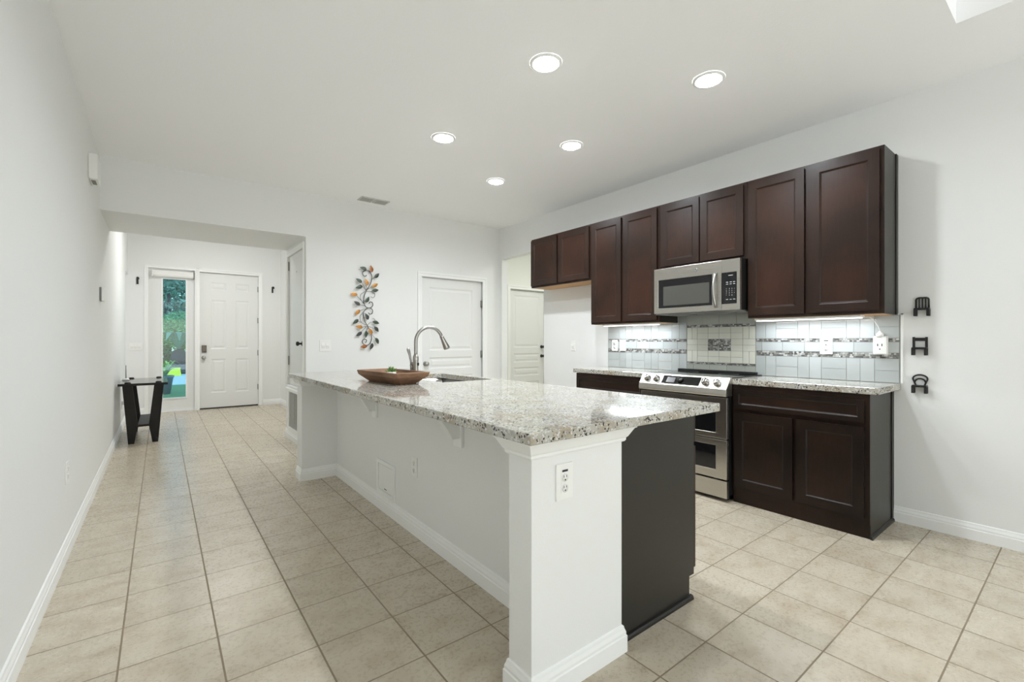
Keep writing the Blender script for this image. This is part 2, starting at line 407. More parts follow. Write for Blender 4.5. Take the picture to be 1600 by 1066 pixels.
# ------------------------------------------------------------------ doors
def casing(M, u0, u1, z1, name, z0=0.0, wd=0.062, four=False, mat=TRIM):
    P = [(0, 0), (0, 0.010), (0.010, 0.014), (0.030, 0.013), (0.045, 0.019), (wd, 0.019), (wd, 0)]
    mb = MB(M)
    def side(ue, sgn, za, zb):
        A = []; B = []
        for a, d in P:
            A.append(mb.V((ue+sgn*a, d, za-(a if four else 0)))); B.append(mb.V((ue+sgn*a, d, zb+a)))
        n = len(P)
        for i in range(n): j = (i+1) % n; mb.face([A[i], A[j], B[j], B[i]])
        mb.face(A); mb.face(B[::-1])
    side(u0, -1, z0, z1); side(u1, 1, z0, z1)
    def head(ze, sgn):
        A = [mb.V((u0-a, d, ze+sgn*a)) for a, d in P]; B = [mb.V((u1+a, d, ze+sgn*a)) for a, d in P]
        for i in range(len(P)): j = (i+1) % len(P); mb.face([A[i], A[j], B[j], B[i]])
        mb.face(A); mb.face(B[::-1])
    head(z1, 1)
    if four: head(z0, -1)
    return struct(mb.build(name, mat))
def jamb(M, par, u0, u1, z1, w1, th=0.04, z0=0.0, wall_t=0.12, ov=0.012, bottom=False):
    mb = MB(M).slab((u0-0.03, u1+0.03), (-wall_t-0.012, w1-th-0.001), (z0-(0.03 if bottom else 0), z1+0.03), holes=[(u0+ov, u1-ov, z0+(ov if bottom else -0.1), z1-ov)])
    mb.build('door_stop', TRIM, par)
PPROF = [(0, 0), (0.004, -0.002), (0.016, -0.008), (0.030, -0.008), (0.052, -0.002)]
def door(name, M, u0, u1, z0, z1, w1, panels, label, th=0.04, mat=DOORP):
    o = MB(M).slab((u0, u1), (w1-th, w1), (z0, z1), panels=panels, prof=PPROF).build(name, mat)
    return struct(o, label)
def hinge(M, par, u, w, z, h=0.10):
    mb = MB(M); mb.cyl((u, w+0.004, z-h/2), (u, w+0.004, z+h/2), 0.0075, seg=10); mb.box((u-0.016, w-0.002, z-h/2), (u+0.016, w+0.0015, z+h/2))
    return mb.build('hinge', HINGE, par)
def knob(M, par, u, w, z, mat=NICKEL, s=1.0):
    mb = MB(M); mb.lathe([(0.031*s, 0), (0.031*s, 0.006), (0.014*s, 0.010), (0.011*s, 0.030), (0.020*s, 0.036), (0.029*s, 0.048), (0.029*s, 0.056), (0.019*s, 0.066), (0, 0.068)], (u, w, z), (0, 1, 0), 20)
    return mb.build('knob', mat, par)

# front door
M = F_negY(YF)
d = door('door_1', M, 0.533, 1.437, 0.022, 2.398, -0.035,
         [(0.70, 0.93, 2.10, 2.24), (1.075, 1.29, 2.10, 2.24), (0.70, 0.93, 1.06, 1.93), (1.075, 1.29, 1.06, 1.93), (0.70, 0.93, 0.28, 0.88), (1.075, 1.29, 0.28, 0.88)],
         'white six-panel front door')
jamb(M, d, 0.533, 1.437, 2.398, -0.035, wall_t=0.14)
for z in (2.16, 1.58, 0.98, 0.35): hinge(M, d, 1.440, -0.03, z)
knob(M, d, 0.595, -0.035, 0.905, NICKEL, 1.05)
mb = MB(M); mb.box((0.567, -0.035, 1.00), (0.635, -0.010, 1.125), 0.005); mb.build('keypad_lock', BLACKGLASS, d, label='black keypad lock')
mb = MB(M); mb.box((0.535, -0.05, 0.004), (1.435, -0.028, 0.022)); mb.build('door_sweep', BLACK, d, label='black door sweep')
casing(M, 0.527, 1.443, 2.404, 'trim_1', wd=0.062)
struct(MB(M).box((0.53, -0.14, 0), (1.44, -0.055, 0.008)).build('trim_8', NICKEL))
# sidelight
win = MB(M).slab((-0.16, 0.50), (-0.075, -0.035), (0.02, 2.42), holes=[(0.028, 0.340, 0.240, 2.245)]).build('window_1', DOORP)
struct(win, 'tall narrow sidelight window beside the front door')
mb = MB(M).slab((0.008, 0.360), (-0.036, -0.022), (0.220, 2.265), holes=[(0.028, 0.340, 0.240, 2.245)]); mb.build('window_frame', TRIM, win, label='raised white glazing frame')
mb = MB(M).box((0.026, -0.058, 0.238), (0.342, -0.052, 2.247)); mb.build('window_pane', GLASS, win, label='tinted glass pane')
casing(M, -0.165, 0.485, 2.412, 'trim_2', wd=0.050)
# roller blind cassette
t = thing('roller_blind', 'rolled-up white roller blind cassette above the narrow sidelight window', 'blind', (0.17, YF-0.02, 2.28))
mb = MB(M); mb.prism([(0.0, 2.29), (0.055, 2.275), (0.072, 2.30), (0.072, 2.35), (0.060, 2.375), (0, 2.375)], -0.105, 0.445, lambda p, q, tt: (tt, p-0.02, q)); mb.build('cassette', SHADE, t)
for ue in (-0.117, 0.445):
    mb = MB(M); mb.box((ue, -0.03, 2.268), (ue+0.012, 0.058, 2.380), 0.003); mb.build('end_cap', GREYP if ue > 0 else SHADE, t)

# pantry door in the back wall
M = F_negY(YB)
d = door('door_2', M, 2.650, 3.580, 0.010, 2.025, -0.03, [(2.765, 3.437, 1.075, 1.905), (2.765, 3.437, 0.835, 0.985), (2.765, 3.437, 0.600, 0.745), (2.765, 3.437, 0.19, 0.50)], 'white panelled pantry door in the back wall')
jamb(M, d, 2.650, 3.580, 2.025, -0.03)
for z in (1.72, 1.015, 0.3): hinge(M, d, 3.583, -0.026, z)
knob(M, d, 2.712, -0.03, 0.905)
casing(M, 2.646, 3.584, 2.029, 'trim_3')
# utility room door
M = F_negY(YU)
d = door('door_3', M, 4.56, 5.33, 0.010, 2.05, -0.045, [(4.66, 5.23, 1.09, 1.97), (4.66, 5.23, 0.84, 0.99), (4.66, 5.23, 0.61, 0.755), (4.66, 5.23, 0.20, 0.51)], 'white panelled door in the side room beyond the kitchen opening')
jamb(M, d, 4.56, 5.33, 2.05, -0.045, wall_t=0.10)
for z in (1.10, 0.94):
    mb = MB(M); mb.lathe([(0.028, 0), (0.028, 0.010), (0.018, 0.022), (0.014, 0.045), (0.024, 0.055), (0.020, 0.068), (0, 0.07)], (5.275, -0.045, z), (0, 1, 0), 16); mb.build('knob' if z < 1 else 'deadbolt', BLACK, d, label='black door hardware')
casing(M, 4.553, 5.337, 2.062, 'trim_4')
# air handler closet door over its grille
M = F_negX(XP)
d = door('door_4', M, 5.425, 6.175, 0.665, 2.24, -0.012, [], 'flat white closet door above the return air grille')
jamb(M, d, 5.425, 6.175, 2.24, -0.012, z0=0.665, bottom=True)
for z in (2.13, 0.96): hinge(M, d, 6.178, -0.008, z, 0.11)
knob(M, d, 5.52, -0.012, 1.17, BLACK, 0.9)
mb = MB(M); mb.cyl((5.80, -0.013, 2.02), (5.80, -0.009, 2.02), 0.008, seg=10); mb.build('peg', GREYP, d)
casing(M, 5.42, 6.18, 2.245, 'trim_5', z0=0.66, wd=0.055, four=True)
g = thing('return_air_grille', 'white return air grille low on the passage wall below the closet door', 'grille', (XP, 5.81, 0.12))
mb = MB(M).slab((5.45, 6.17), (-0.004, 0.012), (0.10, 0.63), holes=[(5.50, 6.12, 0.15, 0.58)]); mb.build('grille_frame', TRIM, g)
mb = MB(M)
k = 5.505
while k < 6.115:
    mb.prism([(k, 0.006), (k+0.012, 0.008), (k+0.034, 0.002), (k+0.024, -0.006)], 0.15, 0.58, lambda p, q, tt: (p, q, tt)); k += 0.058
mb.build('louvres', TRIM, g)
mb = MB(M); mb.box((5.49, -0.06, 0.14), (6.13, -0.055, 0.59)); mb.build('filter_backing', GREYP, g)
# pantry/closet cavities behind doors are closed by the door leaves

# ------------------------------------------------------------------ island
ZT, ZB = 0.914, 0.877
IY0, IY1 = 1.13, 4.335
PX0, PX1 = 0.955, 1.411        # piers
mb = MB(F((0, 0, 0), (0, 1, 0), (1, 0, 0)))
mb = MB()
poly = [(PX0, IY0), (PX1, IY0), (PX1, IY1), (PX0, IY1), (PX0, 4.175), (1.25, 4.175), (1.25, 1.250), (PX0, 1.250)]
mb.prism(poly, 0, ZB-0.002, lambda p, q, t: (p, q, t))
struct(mb.build('island_half_wall', PAINT), 'white half wall and end piers carrying the island counter')
def ring_base(name, pts, closed=False, prof=BPROF, z=0.0, mat=TRIM):
    """mitred moulding along a 2D path, outward to the right of travel"""
    P = [Vector((p[0], p[1], 0)) for p in pts]; n = len(P); dirs = [(P[i+1]-P[i]).normalized() for i in range(n-1)]
    nor = [Vector((d.y, -d.x, 0)) for d in dirs]; mb = MB(); rings = []
    for i in range(n):
        if i == 0: off = nor[0]
        elif i == n-1: off = nor[-1]
        else:
            b = nor[i-1]+nor[i]; off = b/(b.length_squared)*2 if b.length > 1e-6 else nor[i]
        rings.append([mb.V((P[i].x+off.x*a, P[i].y+off.y*a, z+h)) for a, h in prof])
    for A, B in zip(rings, rings[1:]):
        for k in range(len(prof)): j = (k+1) % len(prof); mb.face([A[k], A[j], B[j], B[k]])
    mb.face(rings[0]); mb.face(rings[-1][::-1])
    return struct(mb.build(name, mat))
ring_base('island_baseboard', [(PX1+0.004, 4.30), (PX1+0.004, IY1), (PX0, IY1), (PX0, 4.175), (1.25, 4.175), (1.25, 1.25), (PX0, 1.25), (PX0, IY0), (PX1, IY0), (PX1, 1.165)][2:])
CROWN = [(0, 0), (0.008, 0), (0.012, 0.006), (0.012, 0.014), (0.018, 0.020), (0.030, 0.042), (0.036, 0.052), (0.042, 0.055), (0.042, 0.064), (0, 0.064)]
ring_base('trim_6', [(1.25, 1.25), (PX0, 1.25), (PX0, IY0), (PX1, IY0), (PX1, 1.163)], prof=CROWN, z=ZB-0.0642)
ring_base('trim_7', [(PX1, IY1), (PX0, IY1), (PX0, 4.175), (1.25, 4.175)], prof=CROWN, z=ZB-0.0642)
# island countertop with sink cut-out
SX0, SX1, SY0, SY1 = 1.54, 1.970, 2.77, 3.56
mb = MB(); M = Matrix.Identity(4)
for r in range(3): M[r][1] = (0, 0, 1)[r]; M[r][2] = (0, 1, 0)[r]
o = MB(M).slab((0.894, 2.030), (ZB, ZT), (1.062, 4.392), holes=[(SX0, SX1, SY0, SY1)]).build('countertop', GRAN)
bevel_mod(o, 0.004); tag(o, 'long speckled granite countertop on the kitchen island', 'countertop')
t = thing('sink', 'stainless undermount sink set in the island countertop', 'sink', ((SX0+SX1)/2, (SY0+SY1)/2, 0.67))
mb = MB(); q = 0.006
for k, (za, zb_) in enumerate(((0.69, ZB-0.005),)):
    a0, a1, b0, b1 = SX0-q, SX1+q, SY0-q, SY1+q
    ring = lambda z, i: [mb.V((a0+i, b0+i, z)), mb.V((a1-i, b0+i, z)), mb.V((a1-i, b1-i, z)), mb.V((a0+i, b1-i, z))]
    R = [ring(zb_, -0.006), ring(zb_, 0), ring(za+0.03, 0.006), ring(za, 0.035)]
    for A, B in zip(R, R[1:]):
        for i in range(4): mb.face([A[i], A[(i+1) % 4], B[(i+1) % 4], B[i]], True)
    mb.face(R[-1])
o = mb.build('basin', STEEL, t); md = o.modifiers.new('shell', 'SOLIDIFY'); md.thickness = 0.002; md.offset = 1
mb = MB(); mb.lathe([(0.045, 0), (0.045, 0.003), (0.03, 0.003), (0.02, 0.0015), (0, 0.0015)], ((SX0+SX1)/2, (SY0+SY1)/2, 0.692), seg=20); mb.build('drain', CHROME, t)

# island cabinet (kitchen side)
CABPROF = [(0, 0), (0.003, -0.0015), (0.009, -0.006), (0.013, -0.0075)]
def cab_door(M, par, u0, u1, z0, z1, w0, mat=ESP, name='door', st=0.055):
    o = MB(M).slab((u0, u1), (w0, w0+0.019), (z0, z1), panels=[(u0+st, u1-st, z0+st, z1-st)], prof=CABPROF, pmi=1).build(name, [ESPLD if mat is ESPL else ESPD, mat], par)
    return o
yy = [1.165, 1.93, 2.70, 3.62, 4.31]
lab = ['dark island base cabinet at the near end by the white pier', 'dark island base cabinet, second from the near end', 'dark island base cabinet under the sink', 'dark island base cabinet at the far end']
Mx = F_posX(0)
for i in range(4):
    a, b = yy[i], yy[i+1]
    t = thing('island_cabinet', lab[i], 'cabinet', (1.7, (a+b)/2, 0), 'dark base cabinets in the kitchen island')
    mb = MB()
    zc_ = 0.665 if i == 2 else ZB-0.002
    mb.box((PX1+0.002, a, 0.105), (1.984, b-0.002, zc_)); mb.box((PX1+0.002, a, 0.0), (1.945, b-0.002, 0.105))
    mb.build('carcass', [DARKLAM], t)
    w = (b-a)/2
    for k in range(2): cab_door(Mx, t, a+0.012+k*w, a+(k+1)*w-0.012, 0.125, 0.70, 1.999, ESPD)
    mb = MB(Mx); mb.box((a+0.012, 1.999, 0.72), (b-0.012, 2.018, 0.86), 0.003); mb.build('drawer_front', ESPL, t)
    if i == 0:
        mb = MB(F_negY(1.165)); mb.prism([(0, 0.0), (0.016, 0), (0.015, 0.010), (0.010, 0.018), (0.0, 0.020)], PX1+0.020, 1.958, lambda p, q_, tt: (tt, p, q_)); mb.build('shoe_moulding', DARKTOE, t)
        mb = MB(); mb.box((1.984, 1.175, 0.105), (1.9965, 1.9, ZB-0.003)); mb.build('face_frame', DARKTOE, t)
# corbels under the counter
for y, l in ((3.25, 'farther white corbel bracket under the island counter overhang'), (2.065, 'nearer white corbel bracket under the island counter overhang')):
    mb = MB(); pr = [(0, 0), (0, -0.185), (-0.045, -0.185), (-0.055, -0.165), (-0.075, -0.130), (-0.115, -0.075), (-0.165, -0.045), (-0.20, -0.030), (-0.22, 0)]
    mb.prism(pr, y-0.022, y+0.022, lambda p, q_, tt: (1.238+p, tt, ZB-0.002+q_))
    mb.box((1.234, y-0.04, ZB-0.235), (1.249, y+0.04, ZB-0.002), 0.002)
    tag(mb.build('corbel', TRIM), l, 'bracket', 'corbels under the island counter')

# ------------------------------------------------------------------ electrical plates
def duplex(mb, u, w, z, s=1.0):
    for dz in (0.021, -0.021):
        mb.mi = 0; mb.lathe([(0.0165*s, 0), (0.0165*s, 0.0016), (0, 0.0016)], (u, w, z+dz*s), (0, 1, 0), 20)
        mb.mi = 1
        for du in (-0.0062, 0.0062): mb.box((u+du-0.0011, w+0.0015, z+dz*s+0.001), (u+du+0.0011, w+0.0021, z+dz*s+0.0085))
        mb.lathe([(0.0028, 0), (0.0028, 0.0006)], (u, w+0.0015, z+dz*s-0.007), (0, 1, 0), 10)
def plate(name, M, u, z, label, cat, kind='duplex', wd=0.075, ht=0.122, group=None, par=None, w=0.0):
    o3 = M @ Vector((u, w, z-ht/2)); t = thing(name, label, cat, o3, group)
    mb = MB(M); mb.box((u-wd/2, w+0.0004, z-ht/2), (u+wd/2, w+0.006, z+ht/2), 0.002); mb.build('cover_plate', PLASTIC, t)
    mb = MB(M); f = w+0.006
    if kind == 'duplex': duplex(mb, u, f, z); mb.build('receptacle', [PLASTIC, SLOT], t)
    elif kind == 'usb':
        mb.mi = 0; mb.box((u-0.0175, f, z-0.037), (u+0.0175, f+0.001, z+0.045)); mb.mi = 1; mb.box((u-0.013, f+0.0005, z+0.0345), (u+0.013, f+0.0022, z+0.0415)); duplex(mb, u, f+0.001, z-0.004, 0.86); mb.build('receptacle', [PLASTIC, SLOT], t)
    elif kind == 'rocker':
        n = int(round((wd-0.03)/0.046)); 
        for k in range(n):
            uu = u+(k-(n-1)/2)*0.046; mb = MB(M)
            mb.prism([(0, 0.033), (0.0015, 0.033), (0.006, 0), (0.0015, -0.033), (0, -0.033)], uu-0.0165, uu+0.0165, lambda p, q_, tt: (tt, f+p, z+q_)); mb.build('rocker', PLASTIC, t)
    elif kind == 'toggle':
        mb.box((u-0.005, f, z-0.011), (u+0.005, f+0.002, z+0.011)); mb.box((u-0.004, f, z-0.001), (u+0.004, f+0.014, z+0.008), 0.001); mb.build('toggle', PLASTIC, t)
    return t
plate('power_outlet', F_negY(IY0), 1.100, 0.716, 'white outlet with a black USB slot on the near island pier', 'outlet', 'usb', 0.079, 0.125)
plate('power_outlet', F_negX(1.25), 2.600, 0.418, 'white outlet under the island counter beside the access panel', 'outlet', 'duplex')
t = thing('access_panel', 'square white access panel low on the island half wall', 'panel', (1.25, 3.05, 0.10))
M = F_negX(1.25)
MB(M).slab((2.895, 3.205), (0.0004, 0.012), (0.110, 0.352), holes=[(2.925, 3.175, 0.142, 0.328)]).build('panel_frame', TRIM, t)
MB(M).box((2.930, 0.0003, 0.148), (3.170, 0.0075, 0.322), 0.001).build('panel_door', TRIM, t)
MB(M).box((3.03, 0.0075, 0.158), (3.07, 0.010, 0.164)).build('latch', GREYP, t)
plate('light_switch', F_negY(YB), 1.459, 1.148, 'white two-rocker switch beside the passage opening', 'switch', 'rocker', 0.122, 0.124)
plate('light_switch', F_negX(XR), 3.820, 1.145, 'small white switch on the bare wall where the fridge would stand', 'switch', 'rocker', 0.076, 0.122)
plate('power_outlet', F_posX(XL), 3.55, 0.46, 'white outlet low on the left wall nearest the camera', 'outlet', 'duplex')
t = plate('power_outlet', F_posX(XL), 8.10, 0.34, 'white outlet with a plug behind the dark table by the left wall', 'outlet', 'duplex')
mb = MB(F_posX(XL)); mb.box((8.075, 0.0085, 0.335), (8.125, 0.045, 0.385), 0.004); mb.build('plug', PLASTIC, t)
plate('light_switch', F_negY(YF), -0.325, 1.11, 'white triple rocker switch left of the sidelight window', 'switch', 'rocker', 0.168, 0.122)
plate('power_outlet', F_negX(XR), 1.223, 1.165, 'white outlet in the mosaic band right of the range, nearer it', 'outlet', 'usb', 0.080, 0.124, w=0.0105)
t = plate('power_outlet', F_negX(XR), 0.903, 1.170, 'white outlet with a plugged-in cord near the right end of the backsplash', 'outlet', 'none', 0.080, 0.126, w=0.0105)
M = F_negX(XR)
mb = MB(M); mb.mi = 0; mb.box((0.866, 0.017, 1.112), (0.940, 0.045, 1.228), 0.004)
mb.mi = 1; mb.box((0.911, 0.0445, 1.165), (0.916, 0.0462, 1.181)); mb.box((0.888, 0.0445, 1.165), (0.893, 0.0462, 1.181)); mb.lathe([(0.004, 0), (0.004, 0.0015)], (0.902, 0.0445, 1.145), (0, 1, 0), 10)
mb.build('adapter', [PLASTIC, SLOT], t, label='white plug-in adapter cube')
mb = MB(M); mb.lathe([(0.021, 0), (0.021, 0.022), (0.010, 0.032), (0.004, 0.045)], (0.905, 0.030, 1.226), (0, 0, 1), 16); mb.build('plug', PLASTIC, t)
mb = MB(M); mb.tube([(0.905, 0.03, 1.268), (0.915, 0.032, 1.30), (0.935, 0.05, 1.345), (0.95, 0.07, 1.362), (0.99, 0.09, 1.366)], 0.0025, 8); mb.build('cord', plain('clear_cord', (0.75, 0.77, 0.76), 0.2), t)
plate('power_outlet', F_negX(XR), 3.185, 1.153, 'leftmost white outlet on the backsplash under the tall wall cabinet', 'outlet', 'duplex', 0.078, 0.12, w=0.0105)
plate('light_switch', F_negX(XR), 3.080, 1.155, 'white switch plate just right of the leftmost backsplash outlet', 'switch', 'toggle', 0.082, 0.12, w=0.0105)

# ------------------------------------------------------------------ left wall boxes
M = F_posX(XL)
t = thing('door_chime', 'white door chime box high on the left wall', 'chime', (XL, 4.62, 2.40))
mb = MB(M); mb.box((4.52, 0.0005, 2.395), (4.74, 0.052, 2.58), 0.008); mb.build('case', PLASTIC, t)
mb = MB(M); mb.box((4.57, 0.012, 2.3935), (4.69, 0.036, 2.3965)); mb.build('grille_slot', GREYP, t)
t = thing('thermostat', 'small white thermostat on the left wall at eye height', 'thermostat', (XL, 5.35, 1.55))
mb = MB(M); mb.box((5.28, 0.0005, 1.552), (5.42, 0.014, 1.668), 0.003); mb.build('wall_plate', GREYP, t)
mb = MB(M); mb.box((5.275, 0.014, 1.550), (5.425, 0.030, 1.672), 0.006); mb.build('case', PLASTIC, t)

# ------------------------------------------------------------------ kitchen run: base cabinets and counters
FX = 3.40
MX = F_negX(0)     # u = y, w = -x
def wx(x): return -x
RY0, RY1 = 1.675, 2.435      # range
t = thing('base_cabinet', 'dark base cabinet with two doors and a drawer, right of the range', 'cabinet', (3.64, 1.255, 0), 'dark base cabinets along the right wall')
a, b = 0.842, 1.672
mb = MB(); mb.box((FX, a, 0), (XR-0.001, b, ZB-0.001)); mb.build('carcass', [DARKLAM], t)
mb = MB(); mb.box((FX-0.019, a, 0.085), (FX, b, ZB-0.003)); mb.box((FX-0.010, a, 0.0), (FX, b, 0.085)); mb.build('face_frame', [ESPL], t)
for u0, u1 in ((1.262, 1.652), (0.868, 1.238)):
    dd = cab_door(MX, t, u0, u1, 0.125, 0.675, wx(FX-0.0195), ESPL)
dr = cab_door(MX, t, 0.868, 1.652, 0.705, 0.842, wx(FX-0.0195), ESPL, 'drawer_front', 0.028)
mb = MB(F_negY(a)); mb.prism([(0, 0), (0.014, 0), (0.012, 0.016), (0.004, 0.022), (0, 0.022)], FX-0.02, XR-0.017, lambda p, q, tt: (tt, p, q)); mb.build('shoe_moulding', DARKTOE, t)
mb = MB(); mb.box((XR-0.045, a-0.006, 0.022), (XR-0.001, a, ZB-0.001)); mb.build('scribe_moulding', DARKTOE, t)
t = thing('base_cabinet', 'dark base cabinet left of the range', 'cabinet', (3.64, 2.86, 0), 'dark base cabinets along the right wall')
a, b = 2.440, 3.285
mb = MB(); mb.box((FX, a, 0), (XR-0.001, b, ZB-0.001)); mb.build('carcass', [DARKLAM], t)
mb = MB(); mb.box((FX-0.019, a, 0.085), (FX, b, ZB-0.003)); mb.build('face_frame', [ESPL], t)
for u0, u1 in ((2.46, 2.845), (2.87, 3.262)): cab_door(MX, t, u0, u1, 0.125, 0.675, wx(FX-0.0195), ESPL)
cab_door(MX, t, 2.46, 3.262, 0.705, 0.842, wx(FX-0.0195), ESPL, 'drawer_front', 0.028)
def counter(y0, y1, label):
    o = MB().box((3.372, y0, ZB), (XR-0.001, y1, 0.918)).build('countertop', GRAN); bevel_mod(o, 0.004)
    return tag(o, label, 'countertop', 'granite counters along the right wall')
counter(0.800, RY0-0.002, 'speckled granite counter right of the range')
counter(RY1+0.002, 3.325, 'speckled granite counter left of the range')

# ------------------------------------------------------------------ backsplash
bs = thing('backsplash', 'grey-blue tile backsplash with mosaic bands behind the range', 'backsplash', (XR, 2.04, 0.919))
ZL, ZU = 0.9195, 1.374
mb = MB(MX); W0 = wx(XR-0.0005); W1 = wx(XR-0.0055); W2 = wx(XR-0.0095)
mb.box((0.800, W0, ZL), (3.285, W1, ZU)); mb.box((RY0-0.005, W0, ZU), (RY1, W1, 1.45)); mb.box((1.678, W0, 0.90), (RY1-0.003, W1, ZL)); mb.build('grout_bed', GROUT, bs)
def tile(mb, u0, u1, z0, z1, g=0.0012):
    if u1-u0 < 0.004: return
    mb.box((u0+g, W1, z0+g), (u1-g, W2, z1-g))
rows = {'b': (0.9195, 1.081), 'm2': (1.081, 1.121), 'mid': (1.121, 1.193), 'm1': (1.193, 1.219), 't': (1.219, 1.374)}
def mosaic(mb, u0, u1, z0, z1, n, ln=0.020):
    h = (z1-z0-0.003)/n
    for k in range(n):
        za = z0+0.0015+k*h; u = u0-random.random()*ln*0.6
        while u < u1:
            L = ln*random.uniform(0.5, 1.25); a_, b_ = max(u, u0), min(u+L, u1)
            if b_-a_ > 0.004: mb.box((a_+0.0007, W1, za+0.0007), (b_-0.0007, wx(XR-0.0093-random.random()*0.0012), za+h-0.0007))
            u += L
def side_field(U0, U1, cols, mats):
    tb = MB(MX)
    for rk in ('b', 't'):
        z0, z1 = rows[rk]
        for (u0, u1, k) in cols:
            if k == 'h': zm = (z0+z1)/2; tile(tb, u0, u1, z0, zm); tile(tb, u0, u1, zm, z1)
            elif k == 'v': um = (u0+u1)/2; tile(tb, u0, um, z0, z1); tile(tb, um, u1, z0, z1)
            else: tile(tb, u0, u1, z0, z1)
    z0, z1 = rows['mid']; u = U0; st = 0.155; u = U0-0.06
    while u < U1: tile(tb, max(u, U0), min(u+st, U1), z0, z1); u += st
    for rk, n in (('m1', 2), ('m2', 3)): mo = MB(MX); mosaic(mo, U0, U1, rows[rk][0], rows[rk][1], n); mo.build('mosaic_band', MOSA, bs)
    tb.build('glass_tiles', mats, bs)
side_field(0.807, 1.723, [(0.807, 0.939, 'h'), (0.939, 1.101, 'v'), (1.101, 1.256, 'h'), (1.256, 1.414, 'v'), (1.414, 1.571, 'h'), (1.571, 1.723, 'v')], TBLUE)
side_field(2.345, 3.28, [(2.345, 2.499, 'v'), (2.499, 2.648, 'h'), (2.648, 2.811, 'v'), (2.811, 2.963, 'h'), (2.963, 3.127, 'v'), (3.127, 3.28, 'h')], TBLUE)
tb = MB(MX); cb = MB(MX); mo = MB(MX)
for z0, z1, o_ in ((1.347, 1.437, 0.0), (0.905, 0.990, 0.07)):
    tb = MB(MX); u = 1.727-o_
    while u < 2.341: tile(tb, max(u, 1.727), min(u+0.155, 2.341), z0, z1); u += 0.155
    tb.build('sage_tile_row', TGREEN, bs)
for za_, zb2, ll in ((1.322, 1.347, 0.022), (0.990, 1.010, 0.018)):
    mo = MB(MX); mosaic(mo, 1.727, 2.341, za_, zb2, 2, ll); mo.build('mosaic_border', MOSA, bs)
mo = MB(MX)
cs = 0.6140/6; rs = 0.312/3
for i in range(6):
    for j in range(3):
        u0, z0 = 1.727+i*cs, 1.010+j*rs
        if i in (2, 3) and j == 1: continue
        if i in (0, 5) and j != 1: tile(cb, u0, u0+cs/2, z0, z0+rs, 0.0014); tile(cb, u0+cs/2, u0+cs, z0, z0+rs, 0.0014)
        else: tile(cb, u0, u0+cs, z0, z0+rs/2, 0.0014); tile(cb, u0, u0+cs, z0+rs/2, z0+rs, 0.0014)
mosaic(mo, 1.727+2*cs, 1.727+4*cs, 1.010+rs, 1.010+2*rs, 8, 0.018)
cb.build('medallion_tiles', TCREAM, bs, label='cream tile medallion'); mo.build('mosaic_inset', MOSA, bs)
mb = MB(MX); mb.box((0.789, W0, ZL), (0.800, wx(XR-0.011), ZU+0.008)); mb.box((0.789, W0, ZU), (0.815, wx(XR-0.011), ZU+0.008)); mb.build('edge_trim', TRIM, bs)

# ------------------------------------------------------------------ wall cabinets
UX = 3.59; ZU1 = 2.433
def wall_cab(y0, y1, z0, doors, label, dz=(0.02, 0.02), end=None, raw=False):
    t = thing('wall_cabinet', label, 'cabinet', ((UX+XR)/2, (y0+y1)/2, z0), 'dark wall cabinets along the right wall')
    mb = MB(); mb.box((UX, y0, z0), (XR-0.001, y1, ZU1)); mb.build('carcass', [DARKLAM], t)
    mb = MB(); mb.box((UX-0.002, y0, z0), (UX-0.0001, y1, ZU1)); mb.build('face_frame', [ESPD], t)
    for a_, b_ in doors: cab_door(MX, t, a_, b_, z0+dz[0], ZU1-dz[1], wx(UX-0.0025), ESP)
    if raw: mb = MB(); mb.box((UX+0.02, y0+0.016, z0-0.0015), (XR-0.002, y1-0.016, z0)); mb.build('bottom_panel', RAWWOOD, t, label='unfinished pale wood underside')
    else: mb = MB(); mb.box((UX+0.02, y0+0.016, z0-0.0015), (XR-0.002, y1-0.016, z0)); mb.build('bottom_panel', RAWWOOD, t)
    if end: mb = MB(); mb.box((XR-0.045, y0-0.006, z0), (XR-0.001, y0, ZU1+0.002)); mb.build('scribe_moulding', DARKTOE, t)
    return t
wall_cab(3.272, 4.245, 1.845, [(3.292, 3.752), (3.782, 4.235)], 'short dark two-door wall cabinet over the empty fridge space', raw=True)
wall_cab(2.443, 3.270, 1.372, [(2.462, 2.842), (2.870, 3.254)], 'tall dark two-door wall cabinet between fridge space and microwave')
wall_cab(1.658, 2.441, 1.838, [(1.685, 2.040), (2.052, 2.415)], 'short dark two-door wall cabinet directly over the microwave', dz=(0.028, 0.02))
wall_cab(0.820, 1.656, 1.375, [(0.842, 1.226), (1.264, 1.648)], 'tall dark two-door wall cabinet right of the microwave', end=True)
for y0, y1, l in ((2.50, 3.14, 'lit white under-cabinet light bar left of the microwave'), (0.95, 1.62, 'lit white under-cabinet light bar right of the microwave')):
    t = thing('under_cabinet_light', l, 'light', (3.70, (y0+y1)/2, 1.36), 'under-cabinet light bars')
    mb = MB(); mb.box((3.615, y0, 1.356), (3.70, y1, 1.3715), 0.002); mb.build('housing', PLASTIC, t)
    mb = MB(); mb.box((3.622, y0+0.01, 1.350), (3.69, y1-0.01, 1.356), 0.001); mb.build('diffuser', TUBE, t)

